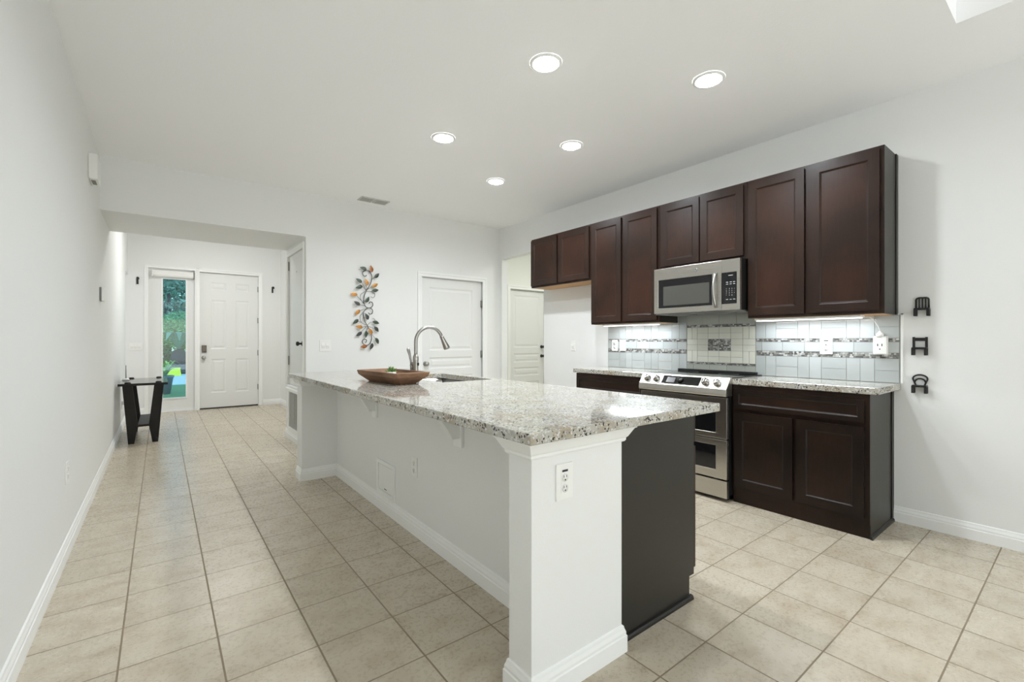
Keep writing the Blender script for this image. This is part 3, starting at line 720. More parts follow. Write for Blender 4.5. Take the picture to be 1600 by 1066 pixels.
# ------------------------------------------------------------------ microwave
t = thing('microwave', 'stainless over-the-range microwave under the short wall cabinet', 'microwave', (3.67, 2.03, 1.435))
MFX = 3.47; a, b = 1.661, 2.425
mb = MB(); mb.box((MFX+0.028, a+0.004, 1.440), (XR-0.012, b-0.004, 1.836)); mb.build('body', BLACK, t)
mb = MB(MX).slab((1.806, 2.388+0.03), (wx(MFX+0.027), wx(MFX)), (1.440, 1.832), panels=[(1.880, 2.352+0.025, 1.484, 1.736)], prof=[(0, 0), (0.003, -0.003)]); dm = mb.build('door', STEEL, t); bevel_mod(dm, 0.002)
mb = MB(MX); mb.box((1.8835, wx(MFX+0.0028), 1.4875), (2.3735, wx(MFX+0.001), 1.7325)); mb.build('door_glass', BLACKGLASS, dm)
mb = MB(MX); mb.box((1.905, wx(MFX+0.0009), 1.507), (2.325, wx(MFX+0.0005), 1.672)); mb.build('window', SCREEN, dm)
mb = MB(MX).slab((a, 1.804), (wx(MFX+0.027), wx(MFX)), (1.440, 1.832), panels=[(1.685, 1.804-0.0001, 1.487, 1.733)], prof=[(0, 0), (0.001, -0.002)]); cp = mb.build('control_panel', STEEL, t)
mb = MB(MX); mb.box((1.6865, wx(MFX+0.0018), 1.4885), (1.8028, wx(MFX-0.0005), 1.7315)); mb.build('keypad', BLACKGLASS, cp)
mb = MB(F((0, 0, 0), (-1, 0, 0), (0, -1, 0))); f = wx(MFX-0.0006)
cu = [-(1.765), -(1.742), -(1.722), -(1.703)]
for r_, row in enumerate((('1', '2', '3', '+'), ('4', '5', '6', '-'), ('7', '8', '9', '='), ('*', '0', '#', '.'))):
    for c_, ch in enumerate(row): mb.text(ch, 0.012, (cu[c_], f, 1.600-r_*0.0165), 0.0002)
mb.build('key_digits', LEGEND, cp)
for zz, nm_ in ((1.655, 'upper_key_row'), (1.640, 'second_key_row'), (1.522, 'lower_key_row')):
    mb = MB(MX)
    for uu in (1.705, 1.732, 1.760): mb.box((uu-0.008, f-0.0002, zz-0.002), (uu+0.008, f+0.0002, zz+0.002))
    mb.build(nm_, LEGEND, cp)
mb = MB(MX); mb.box((1.715, f-0.0002, 1.705), (1.750, f+0.0002, 1.709)); mb.build('clock_display', LEGEND, cp)
pts = []
for k in range(13):
    s_ = k/12; pts.append((1.848+0.004*math.sin(math.pi*s_), wx(MFX)+0.010+0.030*math.sin(math.pi*s_), 1.468+s_*0.270))
mb = MB(MX); mb.tube(pts, 0.011, 12); mb.cyl((1.848, wx(MFX)-0.001, 1.470), (1.848, wx(MFX)+0.012, 1.470), 0.009, seg=12); mb.cyl((1.848, wx(MFX)-0.001, 1.736), (1.848, wx(MFX)+0.012, 1.736), 0.009, seg=12); mb.build('handle', NICKEL, dm)
mb = MB(MX); mb.lathe([(0.016, 0), (0.016, 0.0015), (0.0145, 0.0022), (0.012, 0.0015), (0.0, 0.0015)], (2.022, wx(MFX), 1.783), (0, 1, 0), 28); bd = mb.build('badge', HINGE, dm, label='round maker badge')
mb = MB(F((0, 0, 0), (-1, 0, 0), (0, -1, 0))); mb.text('GE', 0.013, (-2.022, wx(MFX)+0.0018, 1.7785), 0.0003); mb.build('badge_letters', CHROME, bd)
mb = MB(); mb.box((MFX+0.02, a+0.01, 1.430), (XR-0.03, b-0.01, 1.440)); mb.box((MFX+0.06, 1.78, 1.424), (MFX+0.20, 1.98, 1.430), 0.002); mb.box((MFX+0.06, 2.12, 1.424), (MFX+0.20, 2.32, 1.430), 0.002); mb.build('underside_vent', GREYP, t)

# ------------------------------------------------------------------ range
t = thing('kitchen_range', 'stainless slide-in double-oven electric range between the base cabinets', 'range', (3.59, 2.055, 0))
RX = 3.335
mb = MB(); mb.box((RX, RY0+0.003, 0.045), (XR-0.02, RY1-0.003, 0.905)); mb.box((RX+0.04, RY0+0.03, 0.0), (XR-0.06, RY1-0.03, 0.045)); mb.build('body', BLACK, t)
mb = MB(); mb.box((3.37, RY0-0.001, 0.919), (XR-0.012, RY1+0.001, 0.926), 0.002); mb.build('glass_cooktop', BLACKGLASS, t)
mb = MB(); mb.box((XR-0.06, RY0+0.03, 0.926), (XR-0.018, RY1-0.03, 0.945), 0.004); mb.build('rear_vent', BLACK, t)
for cx, cy, r_ in ((3.50, 1.87, 0.10), (3.50, 2.24, 0.085), (3.71, 1.87, 0.075), (3.71, 2.24, 0.09)):
    mb = MB(); mb.lathe([(r_, 0), (r_, 0.0003), (r_-0.003, 0.0003), (r_-0.003, 0)], (cx, cy, 0.9261), seg=40, capped=False); mb.build('burner_ring', GREYP, t)
# sloped control panel
CP = [(3.372, 0.926), (3.345, 0.926), (3.281, 0.842), (3.275, 0.800), (3.285, 0.788), (3.372, 0.788)]
mb = MB(); mb.prism(CP, RY0-0.004, RY1+0.004, lambda p, q, tt: (p, tt, q)); cp = mb.build('control_panel', STEEL, t); bevel_mod(cp, 0.003)
A = Vector((3.345, 0, 0.926)); B = Vector((3.281, 0, 0.842)); sl = (A-B).normalized(); nn = Vector((-sl.z, 0, sl.x))
def onp(y, s_, h=0.0): p = B+sl*s_+nn*h; return (p.x, y, p.z)
Lp = (A-B).length
mb = MB(); q = [onp(y, s_, h) for h in (0.0002, 0.0015) for y, s_ in ((1.892, 0.012), (2.225, 0.012), (2.225, Lp-0.016), (1.892, Lp-0.016))]
v = [mb.V(p) for p in q]
for fc in ((3, 2, 1, 0), (4, 5, 6, 7), (0, 1, 5, 4), (1, 2, 6, 5), (2, 3, 7, 6), (3, 0, 4, 7)): mb.face([v[i] for i in fc])
mb.build('display_glass', BLACKGLASS, cp)
mb = MB(); v = [mb.V(onp(y, s_, 0.0018)) for y, s_ in ((2.11, 0.025), (2.185, 0.025), (2.185, Lp-0.03), (2.11, Lp-0.03))]; mb.face(v); mb.build('lit_display', plain('display_grey', (0.10, 0.10, 0.11), 0.2), cp)
mb = MB(); mb.lathe([(0.024, 0), (0.024, 0.012), (0.020, 0.017), (0, 0.017)], onp(2.062, Lp*0.5, 0.0015), nn, 24); mb.build('dial', BLACKGLASS, cp)
for y in (1.753, 1.846, 2.282, 2.372):
    mb = MB(); mb.lathe([(0.030, 0), (0.030, 0.006), (0.024, 0.008), (0.023, 0.028), (0.020, 0.033), (0, 0.033)], onp(y, Lp*0.48, 0.0), nn, 28)
    c0 = Vector(onp(y, Lp*0.48, 0.033)); e = 0.004
    vs = [mb.V(c0+Vector((0, sy*e, 0))+sl*ss*0.021+nn*hh) for hh in (0, 0.007) for sy, ss in ((-1, -1), (1, -1), (1, 1), (-1, 1))]
    for fc in ((3, 2, 1, 0), (4, 5, 6, 7), (0, 1, 5, 4), (1, 2, 6, 5), (2, 3, 7, 6), (3, 0, 4, 7)): mb.face([vs[i] for i in fc])
    mb.build('knob', KNOBM, cp)
OV = [('upper_oven_door', 0.470, 0.776, [(1.760, 2.350, 0.510, 0.668)]), ('lower_oven_door', 0.170, 0.462, [(1.760, 2.350, 0.232, 0.418)])]
for nm, z0, z1, wn in OV:
    mb = MB(MX).slab((RY0+0.002, RY1-0.002), (wx(RX-0.001), wx(3.302)), (z0, z1), panels=wn, prof=[(0, 0), (0.002, -0.002)]); dd = mb.build(nm, STEEL, t); bevel_mod(dd, 0.003)
    for (u0, u1, za, zb) in wn: mb = MB(MX); mb.box((u0+0.0025, wx(3.3038), za+0.0025), (u1-0.0025, wx(3.3026), zb-0.0025)); mb.build('oven_window', BLACKGLASS, dd)
mb = MB(MX); mb.box((RY0+0.002, wx(RX-0.001), 0.030), (RY1-0.002, wx(3.304), 0.160), 0.003); mb.build('storage_drawer', STEEL, t)

# ------------------------------------------------------------------ faucet
t = thing('faucet', 'brushed nickel gooseneck faucet behind the wooden tray', 'faucet', (1.462, 3.03, ZT))
fx, fy = 1.462, 3.03
mb = MB(); mb.lathe([(0.030, 0), (0.030, 0.006), (0.024, 0.014), (0.0205, 0.030), (0.0195, 0.130), (0.022, 0.150), (0.021, 0.170), (0.015, 0.185)], (fx, fy, ZT), seg=28); mb.build('base_column', NICKEL, t)
R = 0.110; zs = ZT+0.40-R-0.012; pts = [(fx, fy, ZT+0.175)]+[(fx, fy, ZT+0.175+(zs-ZT-0.175)*k/4) for k in range(1, 5)]
for k in range(1, 17):
    th = math.pi-k*math.radians(158)/16; pts.append((fx+R+R*math.cos(th), fy, zs+R*math.sin(th)))
mb = MB(); mb.tube(pts, 0.0125, 16); mb.build('gooseneck', NICKEL, t)
p0 = Vector(pts[-1]); dr = (p0-Vector(pts[-2])).normalized()
mb = MB(); mb.lathe([(0.0135, -0.004), (0.0150, 0.0), (0.0150, 0.018), (0.017, 0.030), (0.0245, 0.090), (0.0245, 0.100), (0.020, 0.103), (0, 0.103)], p0, dr, 24); mb.build('spray_head', NICKEL, t)
mb = MB(); c = Vector((fx, fy, ZT+0.118)); hd = Vector((-0.55, 0.83, 0)).normalized()
mb.tube([c, c+hd*0.035], 0.0135, 14); mb.tube([c+hd*0.034, c+hd*0.040+Vector((0, 0, 0.02)), c+hd*0.048+Vector((0, 0, 0.06)), c+hd*0.062+Vector((0, 0, 0.105)), c+hd*0.066+Vector((0, 0, 0.118))], [0.010, 0.008, 0.0085, 0.012, 0.006], 12); mb.tube([c+hd*0.034, c+hd*0.034-Vector((0, 0, 0.05))], [0.013, 0.010], 12)
mb.build('lever', NICKEL, t)
sd = Vector((0.62, -0.78, 0)).normalized()
mb = MB(); mb.lathe([(0.012, 0), (0.012, 0.004), (0, 0.005)], c+sd*0.0185, sd, 18); mb.build('sensor_button', BLACKGLASS, t)

# ------------------------------------------------------------------ wooden tray with a small plant
tx, ty = 1.276, 3.015; rot = Matrix.Translation((tx, ty, ZT)) @ Matrix.Rotation(math.radians(5), 4, 'Z')
mb = MB(rot)
def rr(hx, hy, ch, z):
    return [mb.V(p) for p in ((-hx+ch, -hy, z), (hx-ch, -hy, z), (hx, -hy+ch, z), (hx, hy-ch, z), (hx-ch, hy, z), (-hx+ch, hy, z), (-hx, hy-ch, z), (-hx, -hy+ch, z))]
R_ = [rr(0.078, 0.215, 0.022, 0.0), rr(0.108, 0.252, 0.026, 0.028), rr(0.128, 0.282, 0.018, 0.050), rr(0.133, 0.290, 0.012, 0.078), rr(0.118, 0.270, 0.014, 0.080), rr(0.110, 0.258, 0.02, 0.060), rr(0.070, 0.205, 0.02, 0.022)]
for A_, B_ in zip(R_, R_[1:]):
    for i in range(8): mb.face([A_[i], A_[(i+1) % 8], B_[(i+1) % 8], B_[i]])
mb.face(R_[0][::-1]); mb.face(R_[-1])
o = mb.build('wooden_tray', TRAYW); bevel_mod(o, 0.004); tag(o, 'carved brown wooden dough-bowl tray on the island counter', 'tray')
px, py = 1.262, 2.99
t = thing('succulent_plant', 'small green succulent in a white cup inside the wooden tray', 'plant', (px, py, ZT+0.0225))
mb = MB(); mb.lathe([(0.022, 0), (0.031, 0.040), (0.030, 0.052), (0.026, 0.050), (0.0, 0.046)], (px, py, ZT+0.0225), seg=20); mb.build('pot', PLASTIC, t)
mb = MB()
for k in range(60):
    a_ = random.random()*6.283; e_ = random.uniform(0.15, 1.45); L = random.uniform(0.025, 0.045)
    d_ = Vector((math.cos(a_)*math.cos(e_), math.sin(a_)*math.cos(e_), math.sin(e_))); p_ = Vector((px, py, ZT+0.066))+d_*0.005
    mb.tube([p_, p_+d_*L*0.5, p_+d_*L], [0.003, 0.0055, 0.001], 6)
mb.build('leaves', leafmat('succulent_leaf', (0.05, 0.13, 0.02), (0.16, 0.28, 0.06)), t)

# ------------------------------------------------------------------ metal leaf wall art
t = thing('wall_art', 'metal vine wall sculpture with green and amber leaves on the back wall', 'wall art', (1.92, YB-0.02, 1.10))
F_, Y0_ = 709.0, 532.8
def art(cx, cy, off=0.025):      # drawing coordinates of the vine -> a point on the wall plane
    s_ = 1/6.667/709.0*5.47; 
    u_ = 530+cx/6.667; v_ = 400+cy/6.667
    r_ = (u_-800)/F_; sy, cyw = math.sin(YAW), math.cos(YAW)
    dx, dy, dz = sy+r_*cyw, cyw-r_*sy, -(v_-Y0_)/F_
    k_ = (YB-0.025)/dy
    return Vector((k_*dx, YB-off, 1.2+k_*dz))
def spline(P, n=6):
    out = []
    for i in range(len(P)-1):
        p0, p1, p2, p3 = P[max(i-1, 0)], P[i], P[i+1], P[min(i+2, len(P)-1)]
        for k in range(n):
            s_ = k/n; out.append(0.5*((2*p1)+(p2-p0)*s_+(2*p0-5*p1+4*p2-p3)*s_**2+(3*p1-p0-3*p2+p3)*s_**3))
    return out+[P[-1]]
VINE = plain('dark_iron_vine', (0.045, 0.045, 0.043), 0.45, metal=0.6)
main = [[(285, 200), (272, 212), (250, 200), (245, 170), (270, 152), (310, 158), (338, 200), (335, 260), (310, 320), (280, 370), (258, 430), (257, 490), (285, 535), (325, 540), (350, 515), (345, 485), (322, 478), (310, 495)],
        [(305, 590), (322, 606), (346, 592), (346, 560), (320, 542), (285, 548), (256, 580), (252, 620), (265, 675), (292, 725), (322, 790), (338, 850), (322, 908), (285, 930), (250, 915), (241, 885), (262, 866), (286, 878), (275, 904)],
        ]
sec = [[(285, 368), (330, 368), (366, 385), (372, 415), (352, 436), (332, 420)], [(292, 722), (330, 690), (365, 690), (370, 660), (345, 652)], [(270, 368), (228, 400), (224, 450), (258, 495)], [(248, 588), (218, 630), (232, 690), (280, 718)],
       [(340, 240), (365, 230)], [(285, 355), (240, 285)], [(290, 352), (283, 300)], [(300, 345), (345, 318)], [(280, 358), (225, 300), (190, 330)], [(260, 495), (185, 415)], [(270, 520), (205, 505)], [(265, 550), (210, 572)], [(255, 600), (275, 600)], [(258, 470), (275, 465)], [(232, 690), (190, 680)],
       [(285, 735), (228, 742)], [(285, 735), (225, 795)], [(292, 728), (365, 755)], [(300, 745), (278, 790)], [(330, 800), (378, 862)], [(325, 900), (330, 915)], [(270, 925), (262, 930)], [(320, 170), (335, 160)], [(275, 155), (262, 148)]]
for P in main: mb = MB(); mb.tube(spline([art(*p) for p in P]), 0.0042, 8); mb.build('main_vine', VINE, t)
for P in sec: mb = MB(); mb.tube(spline([art(*p, 0.022) for p in P], 4), 0.0022, 6); mb.build('twig', VINE, t)
LG = plain('leaf_green_metal', (0.075, 0.10, 0.075), 0.35, metal=0.5); LA = plain('leaf_amber_metal', (0.50, 0.24, 0.06), 0.35, metal=0.5); LD = plain('leaf_dark_metal', (0.07, 0.075, 0.07), 0.35, metal=0.5); LO = plain('leaf_copper_metal', (0.34, 0.12, 0.04), 0.35, metal=0.5)
leaves = [(248, 130, 165, LG), (332, 135, 100, LO), (388, 205, 45, LD), (203, 257, 150, LG), (282, 272, 115, LA), (370, 305, 30, LA), (203, 325, 195, LG), (372, 358, 10, LG), (150, 400, 175, LA), (290, 455, 60, LG), (183, 493, 150, LD), (187, 588, 230, LA), (284, 630, 115, LD), (168, 683, 220, LG), (205, 737, 170, LA), (380, 693, -15, LG), (385, 763, -50, LD), (203, 812, 215, LD), (275, 815, 265, LG), (322, 785, 115, LA), (391, 885, -65, LG), (332, 942, 250, LD), (253, 942, 190, LO)]
for cx, cy, an, mt in leaves:
    c = art(cx, cy, 0.034); a_ = math.radians(an); d_ = Vector((math.cos(a_), 0, math.sin(a_))); s_ = Vector((-math.sin(a_), 0, math.cos(a_))); mb = MB()
    L, W = 0.042, 0.021; n = 8; rows_ = []
    for k in range(n+1):
        q = k/n; wd = W*math.sin(math.pi*q**0.8)**0.9 if 0 < k < n else 0.0008
        ctr = c+d_*(L*(2*q-1)); rows_.append([mb.V(ctr-s_*wd+Vector((0, -0.010*(wd/W), 0))), mb.V(ctr+Vector((0, 0.004, 0))), mb.V(ctr+s_*wd+Vector((0, -0.010*(wd/W), 0)))])
    for A_, B_ in zip(rows_, rows_[1:]):
        for k in range(2): mb.face([A_[k], A_[k+1], B_[k+1], B_[k]], True)
    o = mb.build('leaf', mt, t); md = o.modifiers.new('thick', 'SOLIDIFY'); md.thickness = 0.0012

# ------------------------------------------------------------------ three little chair hooks on the right wall
M = F_negX(XR)
def tiny_chair(z, yc, style, label):
    t = thing('chair_hook', label, 'hook', (XR, yc, z), 'small black chair-shaped hooks on the right wall')
    h = 0.118; hw = 0.031; sz = z+0.045; D = 0.034
    for sg in (-1, 1):
        u = yc+sg*hw
        for d0 in (0.004, D-0.003): mb = MB(M); mb.box((u-0.0075, d0, z), (u+0.0075, d0+0.009, sz), 0.001); mb.build('leg', BLACK, t)
    mb = MB(M); mb.box((yc-hw-0.006, 0.003, sz-0.006), (yc+hw+0.006, D+0.006, sz+0.007), 0.0015); mb.build('seat', BLACK, t)
    mb = MB(M); w = 0.007
    if style == 'slats':
        mb.tube([(yc-hw, w, sz), (yc-hw, w, z+h-0.012), (yc-hw+0.004, w, z+h-0.004), (yc-hw+0.012, w, z+h), (yc+hw-0.012, w, z+h), (yc+hw-0.004, w, z+h-0.004), (yc+hw, w, z+h-0.012), (yc+hw, w, sz)], 0.0052, 8)
        for k in (-0.5, 0, 0.5): mb.box((yc+k*hw-0.0036, w-0.003, sz), (yc+k*hw+0.0036, w+0.003, z+h-0.003))
    elif style == 'rail':
        for sg in (-1, 1): mb.box((yc+sg*hw-0.0065, w-0.003, sz), (yc+sg*hw+0.0065, w+0.005, z+h), 0.0012)
        mb.box((yc-hw, w-0.003, z+h-0.026), (yc+hw, w+0.004, z+h-0.005), 0.001)
    else:
        for r_, top, sq in ((1.08, h, 1), (0.80, h-0.024, 1)):
            P = [Vector((yc-hw*0.62 if r_ > 1 else yc-hw*0.7, w, sz+(0 if r_ > 1 else 0.014)))]
            for k in range(13):
                th = math.radians(205-k*230/12); P.append(Vector((yc+hw*r_*1.08*math.cos(th), w, z+top-0.026+0.026*math.sin(th))))
            P.append(Vector((yc+hw*0.62 if r_ > 1 else yc+hw*0.7, w, sz+(0 if r_ > 1 else 0.014)))); mb.tube(P, 0.0048, 8)
    mb.build('backrest', BLACK, t)
tiny_chair(1.360, 0.692, 'slats', 'black chair-shaped hook with a slatted back, topmost of three')
tiny_chair(1.108, 0.703, 'rail', 'black chair-shaped hook with a single top rail, middle of three')
tiny_chair(0.864, 0.703, 'hoop', 'black chair-shaped hook with a rounded hoop back, lowest of three')

# ------------------------------------------------------------------ downlights and ceiling vent
dl = ['recessed ceiling downlight nearest the camera and largest in the picture', 'recessed ceiling downlight nearest the right-hand wall cabinets', 'recessed ceiling downlight above the middle of the island, left of its row', 'recessed ceiling downlight between the nearest right one and the farthest one', 'smallest and farthest recessed ceiling downlight, near the back wall']
for (x, y), l in zip(DOWN, dl):
    t = thing('downlight', l, 'downlight', (x, y, ZC-0.012), 'recessed ceiling downlights over the kitchen')
    mb = MB(); mb.lathe([(0.094, 0), (0.092, -0.005), (0.078, -0.010), (0.072, -0.006), (0.072, -0.001)], (x, y, ZC-0.0005), seg=40, capped=False); mb.build('trim_ring', TRIM, t)
    mb = MB(); mb.lathe([(0.073, -0.001), (0.073, -0.008), (0.055, -0.016), (0.0, -0.020)], (x, y, ZC), seg=40); mb.build('lens', LENS, t)
t = thing('ceiling_vent', 'two-part grey ceiling air vent near the back wall', 'vent', (1.94, 5.10, ZC-0.012))
mb = MB()
for x0 in (1.775, 1.945):
    for a_, b_ in (((x0, 5.02, ZC-0.010), (x0+0.155, 5.035, ZC-0.0005)), ((x0, 5.165, ZC-0.010), (x0+0.155, 5.18, ZC-0.0005)), ((x0, 5.035, ZC-0.010), (x0+0.012, 5.165, ZC-0.0005)), ((x0+0.143, 5.035, ZC-0.010), (x0+0.155, 5.165, ZC-0.0005))): mb.box(a_, b_)
mb.build('frame', plain('vent_frame_paint', (0.6, 0.6, 0.58), 0.5), t)
mb = MB()
for x0 in (1.787, 1.957):
    k = 5.038
    while k < 5.16: mb.prism([(k, 0), (k+0.002, 0), (k+0.010, -0.008), (k+0.008, -0.008)], x0, x0+0.131, lambda p, q, tt: (tt, p, ZC-0.0008+q)); k += 0.013
mb.build('slats', VENTG, t)
t = thing('foyer_ceiling_light', 'round flush ceiling light inside the foyer, lit', 'light', (0.75, 7.6, ZH-0.12))
mb = MB(); mb.lathe([(0.19, 0), (0.19, -0.03), (0.17, -0.035)], (0.75, 7.6, ZH-0.0005), seg=36); mb.build('base', TRIM, t)
mb = MB(); mb.lathe([(0.17, -0.035), (0.16, -0.07), (0.10, -0.10), (0, -0.112)], (0.75, 7.6, ZH-0.001), seg=36); mb.build('diffuser', plain('warm_diffuser', (0.9, 0.9, 0.88), 0.4, emit=(1, 0.97, 0.9), es=3), t)

# ------------------------------------------------------------------ foyer console table
t = thing('console_table', 'dark wooden side table with splayed board legs against the left wall', 'table', (-0.165, 7.35, 0))
Y0T, Y1T = 6.86, 7.84; X0T, X1T = -0.392, 0.068; HT = 0.705
TTOP = plain('polished_table_top', (0.02, 0.018, 0.016), 0.13, spec=0.6)
o = MB().box((X0T, Y0T, HT-0.028), (X1T, Y1T, HT-0.002), 0.003).build('tabletop', TBL, t)
MB().box((X0T+0.004, Y0T+0.004, HT-0.003), (X1T-0.004, Y1T-0.004, HT)).build('polished_surface', TTOP, o)
def leg(xt, xs, xb, y0, y1):   # (outer, inner) x at top, at the shelf, at the floor
    mb = MB(); mb.prism([(xt[0], HT-0.024), (xt[1], HT-0.024), (xs[1], 0.235), (xs[1]-0.0*(xs[1]-xs[0]), 0.19), (xb[1], 0.0), (xb[0], 0.0)], y0, y1, lambda p, q, tt: (p, tt, q))
    return mb.build('leg', TBL, t)
XC = (X0T+X1T)/2
for y0, y1 in ((Y0T+0.015, Y0T+0.055), (Y1T-0.055, Y1T-0.015)):
    leg((-0.352, -0.262), None or (-0.33, -0.215), (-0.300, -0.245), y0, y1)
    leg((0.028, -0.062), (0.006, -0.109), (-0.024, -0.079), y0, y1)
mb = MB(); mb.box((-0.215, Y0T+0.02, 0.193), (-0.109, Y1T-0.02, 0.218), 0.002); mb.build('shelf', TBL, t)
mb = MB()
for x in (-0.305, -0.02):
    for y in (Y0T+0.06, Y1T-0.06): mb.lathe([(0.030, 0), (0.028, 0.010), (0.018, 0.016), (0, 0.017)], (x, y, HT), seg=18)
mb.build('corner_studs', BLACK, t)
t = thing('desk_gadget', 'small white gadget with an upright antenna on the dark side table', 'gadget', (-0.345, 7.45, HT))
mb = MB(); mb.lathe([(0.035, 0), (0.035, 0.018), (0.026, 0.026), (0, 0.027)], (-0.345, 7.45, HT+0.0005), seg=20); mb.build('base', PLASTIC, t)
mb = MB(); mb.cyl((-0.345, 7.45, HT+0.02), (-0.345, 7.45, HT+0.19), 0.006, 0.004, 10); mb.build('antenna', GREYP, t)

# coat hooks on the front wall
M = F_negY(YF)
for u, z, l in ((-0.300, 2.185, 'black wall hook on the front wall left of the sidelight window'), (1.672, 2.170, 'black wall hook on the front wall right of the front door')):
    mb = MB(M); mb.box((u-0.014, 0.0005, z-0.06), (u+0.014, 0.008, z+0.05), 0.002); mb.tube([(u, 0.006, z+0.035), (u, 0.035, z+0.05), (u+0.012, 0.055, z+0.045), (u+0.016, 0.058, z+0.015)], 0.010, 8); mb.tube([(u, 0.006, z-0.04), (u, 0.03, z-0.05), (u, 0.04, z-0.03)], 0.008, 8)
    tag(mb.build('coat_hook', BLACK), l, 'hook', 'black hooks on the front wall')

# ------------------------------------------------------------------ outside the sidelight window
def ray(u, yy_): r_ = (u-800)/F_; sy, cy = math.sin(YAW), math.cos(YAW); return (sy+r_*cy)/(cy-r_*sy)*yy_
GZ = -0.12
GRASS = plain('lawn_grass', (0.10, 0.22, 0.06), 0.9, bump=0.8, bscale=20); CONC = plain('driveway_concrete', (0.62, 0.64, 0.65), 0.9)
tag(MB().box((-25, YF+0.16, GZ-0.1), (25, 45, GZ)).build('lawn', GRASS), 'green front lawn outside the sidelight window', 'lawn', kind='stuff')
tag(MB().box((-20, 17.0, GZ), (20, 22.0, GZ+0.01)).build('driveway', CONC), 'pale concrete driveway across the lawn outside', 'driveway')
def foliage(name, c, r, n, size, mat, label, cat, trunk=None, group=None):
    t = thing(name, label, cat, (c[0], c[1], GZ), group); mb = MB()
    for k in range(n):
        while True:
            p = Vector([random.uniform(-1, 1) for _ in range(3)])
            if p.length < 1: break
        p = p.normalized()*p.length**0.5; q = Vector((c[0]+p.x*r[0], c[1]+p.y*r[1], c[2]+p.z*r[2]))
        if q.z < GZ+0.12: continue
        a_ = Vector([random.gauss(0, 1) for _ in range(3)]).normalized(); b_ = a_.orthogonal().normalized(); s_ = size*random.uniform(0.6, 1.4)
        mb.face([mb.V(q-a_*s_), mb.V(q+b_*s_*0.4), mb.V(q+a_*s_), mb.V(q-b_*s_*0.4)])
    mb.build('foliage', mat, t)
    if trunk: mb = MB(); mb.cyl((c[0], c[1], GZ), (c[0], c[1], c[2]), trunk, trunk*0.7, 10); mb.build('trunk', plain('dark_bark', (0.045, 0.035, 0.04), 0.9), t)
LV1 = leafmat('leaf_dark', (0.03, 0.09, 0.03), (0.10, 0.20, 0.08)); LV2 = leafmat('leaf_bright', (0.10, 0.24, 0.08), (0.26, 0.46, 0.20)); LV3 = leafmat('leaf_blue_green', (0.07, 0.16, 0.10), (0.22, 0.34, 0.26))
foliage('tree', (ray(262, 33), 33, 4.0), (3.6, 2, 3.1), 5200, 0.16, LV3, 'broad blue-green tree filling the top of the sidelight window', 'tree', 0.2)
foliage('tree', (ray(222, 38), 38, 4.2), (3.6, 2, 3.9), 4200, 0.2, LV1, 'dark tree behind the blue-green tree outside, left of it', 'tree', 0.25)
foliage('tree', (ray(318, 43), 43, 4.2), (3.8, 2, 3.9), 4200, 0.2, LV1, 'dark tree behind the blue-green tree outside, right of it', 'tree', 0.25)
foliage('hedge', (ray(285, 28), 28, 1.2), (4.0, 1.0, 1.32), 5200, 0.09, LV1, 'dark hedge beyond the driveway', 'hedge', 0.05)
foliage('shrub', (ray(283, 25.5), 25.5, 1.7), (0.9, 0.5, 0.85), 2200, 0.06, LV2, 'bright green shrub in front of the dark hedge', 'shrub', 0.05)
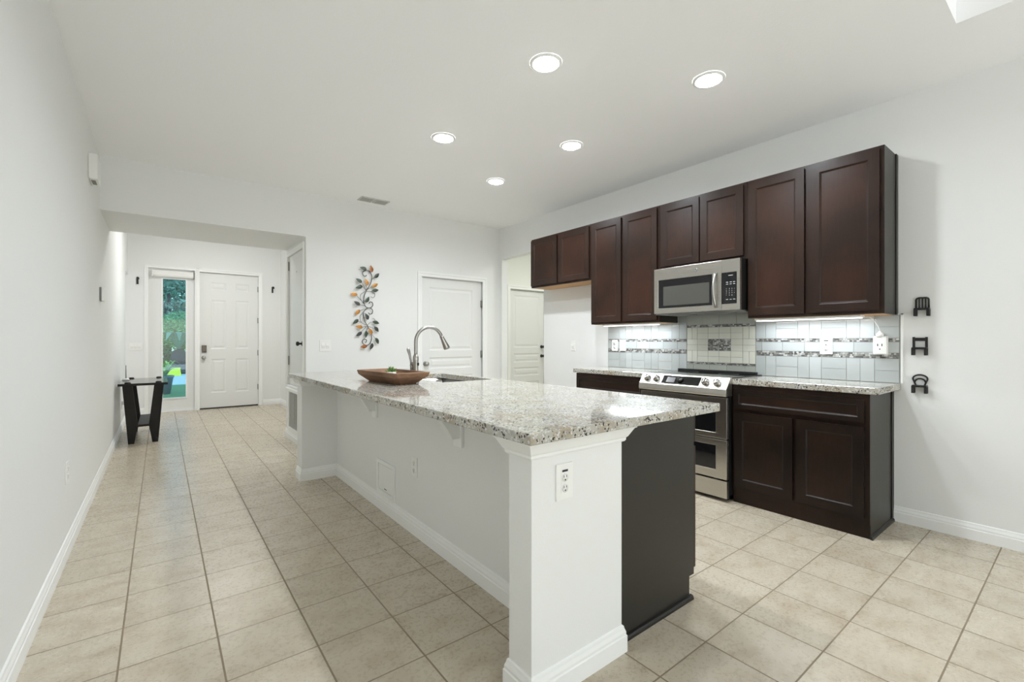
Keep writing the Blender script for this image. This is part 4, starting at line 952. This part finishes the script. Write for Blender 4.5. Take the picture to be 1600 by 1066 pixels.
# palm
t = thing('palm_tree', 'short palm with a thick dark trunk beyond the driveway', 'palm', (ray(279, 23), 23, GZ))
pxx = ray(279, 23); mb = MB(); mb.lathe([(0.33, 0), (0.28, 0.5), (0.22, 0.9), (0.05, 1.0)], (pxx, 23, GZ), seg=14); mb.build('trunk', plain('palm_bark', (0.05, 0.035, 0.05), 0.9), t)
mb = MB()
for k in range(16):
    a_ = k/16*6.283; P = [Vector((pxx, 23, GZ+0.95))+Vector((math.cos(a_)*s_*1.1, math.sin(a_)*s_*1.1, 0.75*math.sin(s_*2.6))) for s_ in (0, 0.25, 0.5, 0.75, 1.0)]
    sd_ = Vector((-math.sin(a_), math.cos(a_), 0))
    for A_, B_, w0, w1 in zip(P, P[1:], (0.03, 0.12, 0.14, 0.09), (0.12, 0.14, 0.09, 0.01)): mb.face([mb.V(A_-sd_*w0), mb.V(A_+sd_*w0), mb.V(B_+sd_*w1), mb.V(B_-sd_*w1)])
mb.build('fronds', LV3, t)
# yellow bin
xb = ray(272.5, 22.6); YEL = plain('yellow_plastic', (0.75, 0.72, 0.02), 0.4)
t = thing('yellow_bin', 'yellow plastic bin at the far edge of the driveway', 'bin', (xb, 21.4, GZ))
xb = ray(273, 21.4); mb = MB(); mb.prism([(-0.24, 0.0), (0.20, 0.0), (0.16, 0.27), (-0.10, 0.27)], 21.2, 21.6, lambda p, q, tt: (xb+p, tt, GZ+0.012+q)); mb.build('tub', YEL, t)
mb = MB(); mb.box((xb-0.12, 21.17, GZ+0.282), (xb+0.18, 21.63, GZ+0.305), 0.01); mb.build('rim', YEL, t)
# potted plant on the walk
xq = ray(256, 14.2); POT = plain('slate_blue_pot', (0.10, 0.14, 0.19), 0.5)
t = thing('potted_plant', 'spiky green plant in a slate-blue pot just outside the sidelight window', 'plant', (xq, 14.2, GZ))
mb = MB(); mb.lathe([(0.13, 0), (0.19, 0.40), (0.21, 0.42), (0.21, 0.46), (0.18, 0.46), (0.17, 0.42), (0, 0.42)], (xq, 14.2, GZ), seg=20); mb.build('pot', POT, t)
mb = MB()
for k in range(34):
    a_ = random.random()*6.283; Lr = random.uniform(0.25, 0.42); hh = random.uniform(0.18, 0.42)
    P = [Vector((xq, 14.2, GZ+0.43))+Vector((math.cos(a_)*Lr*s_, math.sin(a_)*Lr*s_, hh*math.sin(s_*2.3))) for s_ in (0, 0.3, 0.6, 1.0)]; sd_ = Vector((-math.sin(a_), math.cos(a_), 0))
    for A_, B_, w0, w1 in zip(P, P[1:], (0.012, 0.025, 0.022), (0.025, 0.022, 0.002)): mb.face([mb.V(A_-sd_*w0), mb.V(A_+sd_*w0), mb.V(B_+sd_*w1), mb.V(B_-sd_*w1)])
mb.build('leaves', leafmat('lime_leaf', (0.20, 0.38, 0.06), (0.45, 0.62, 0.16)), t)
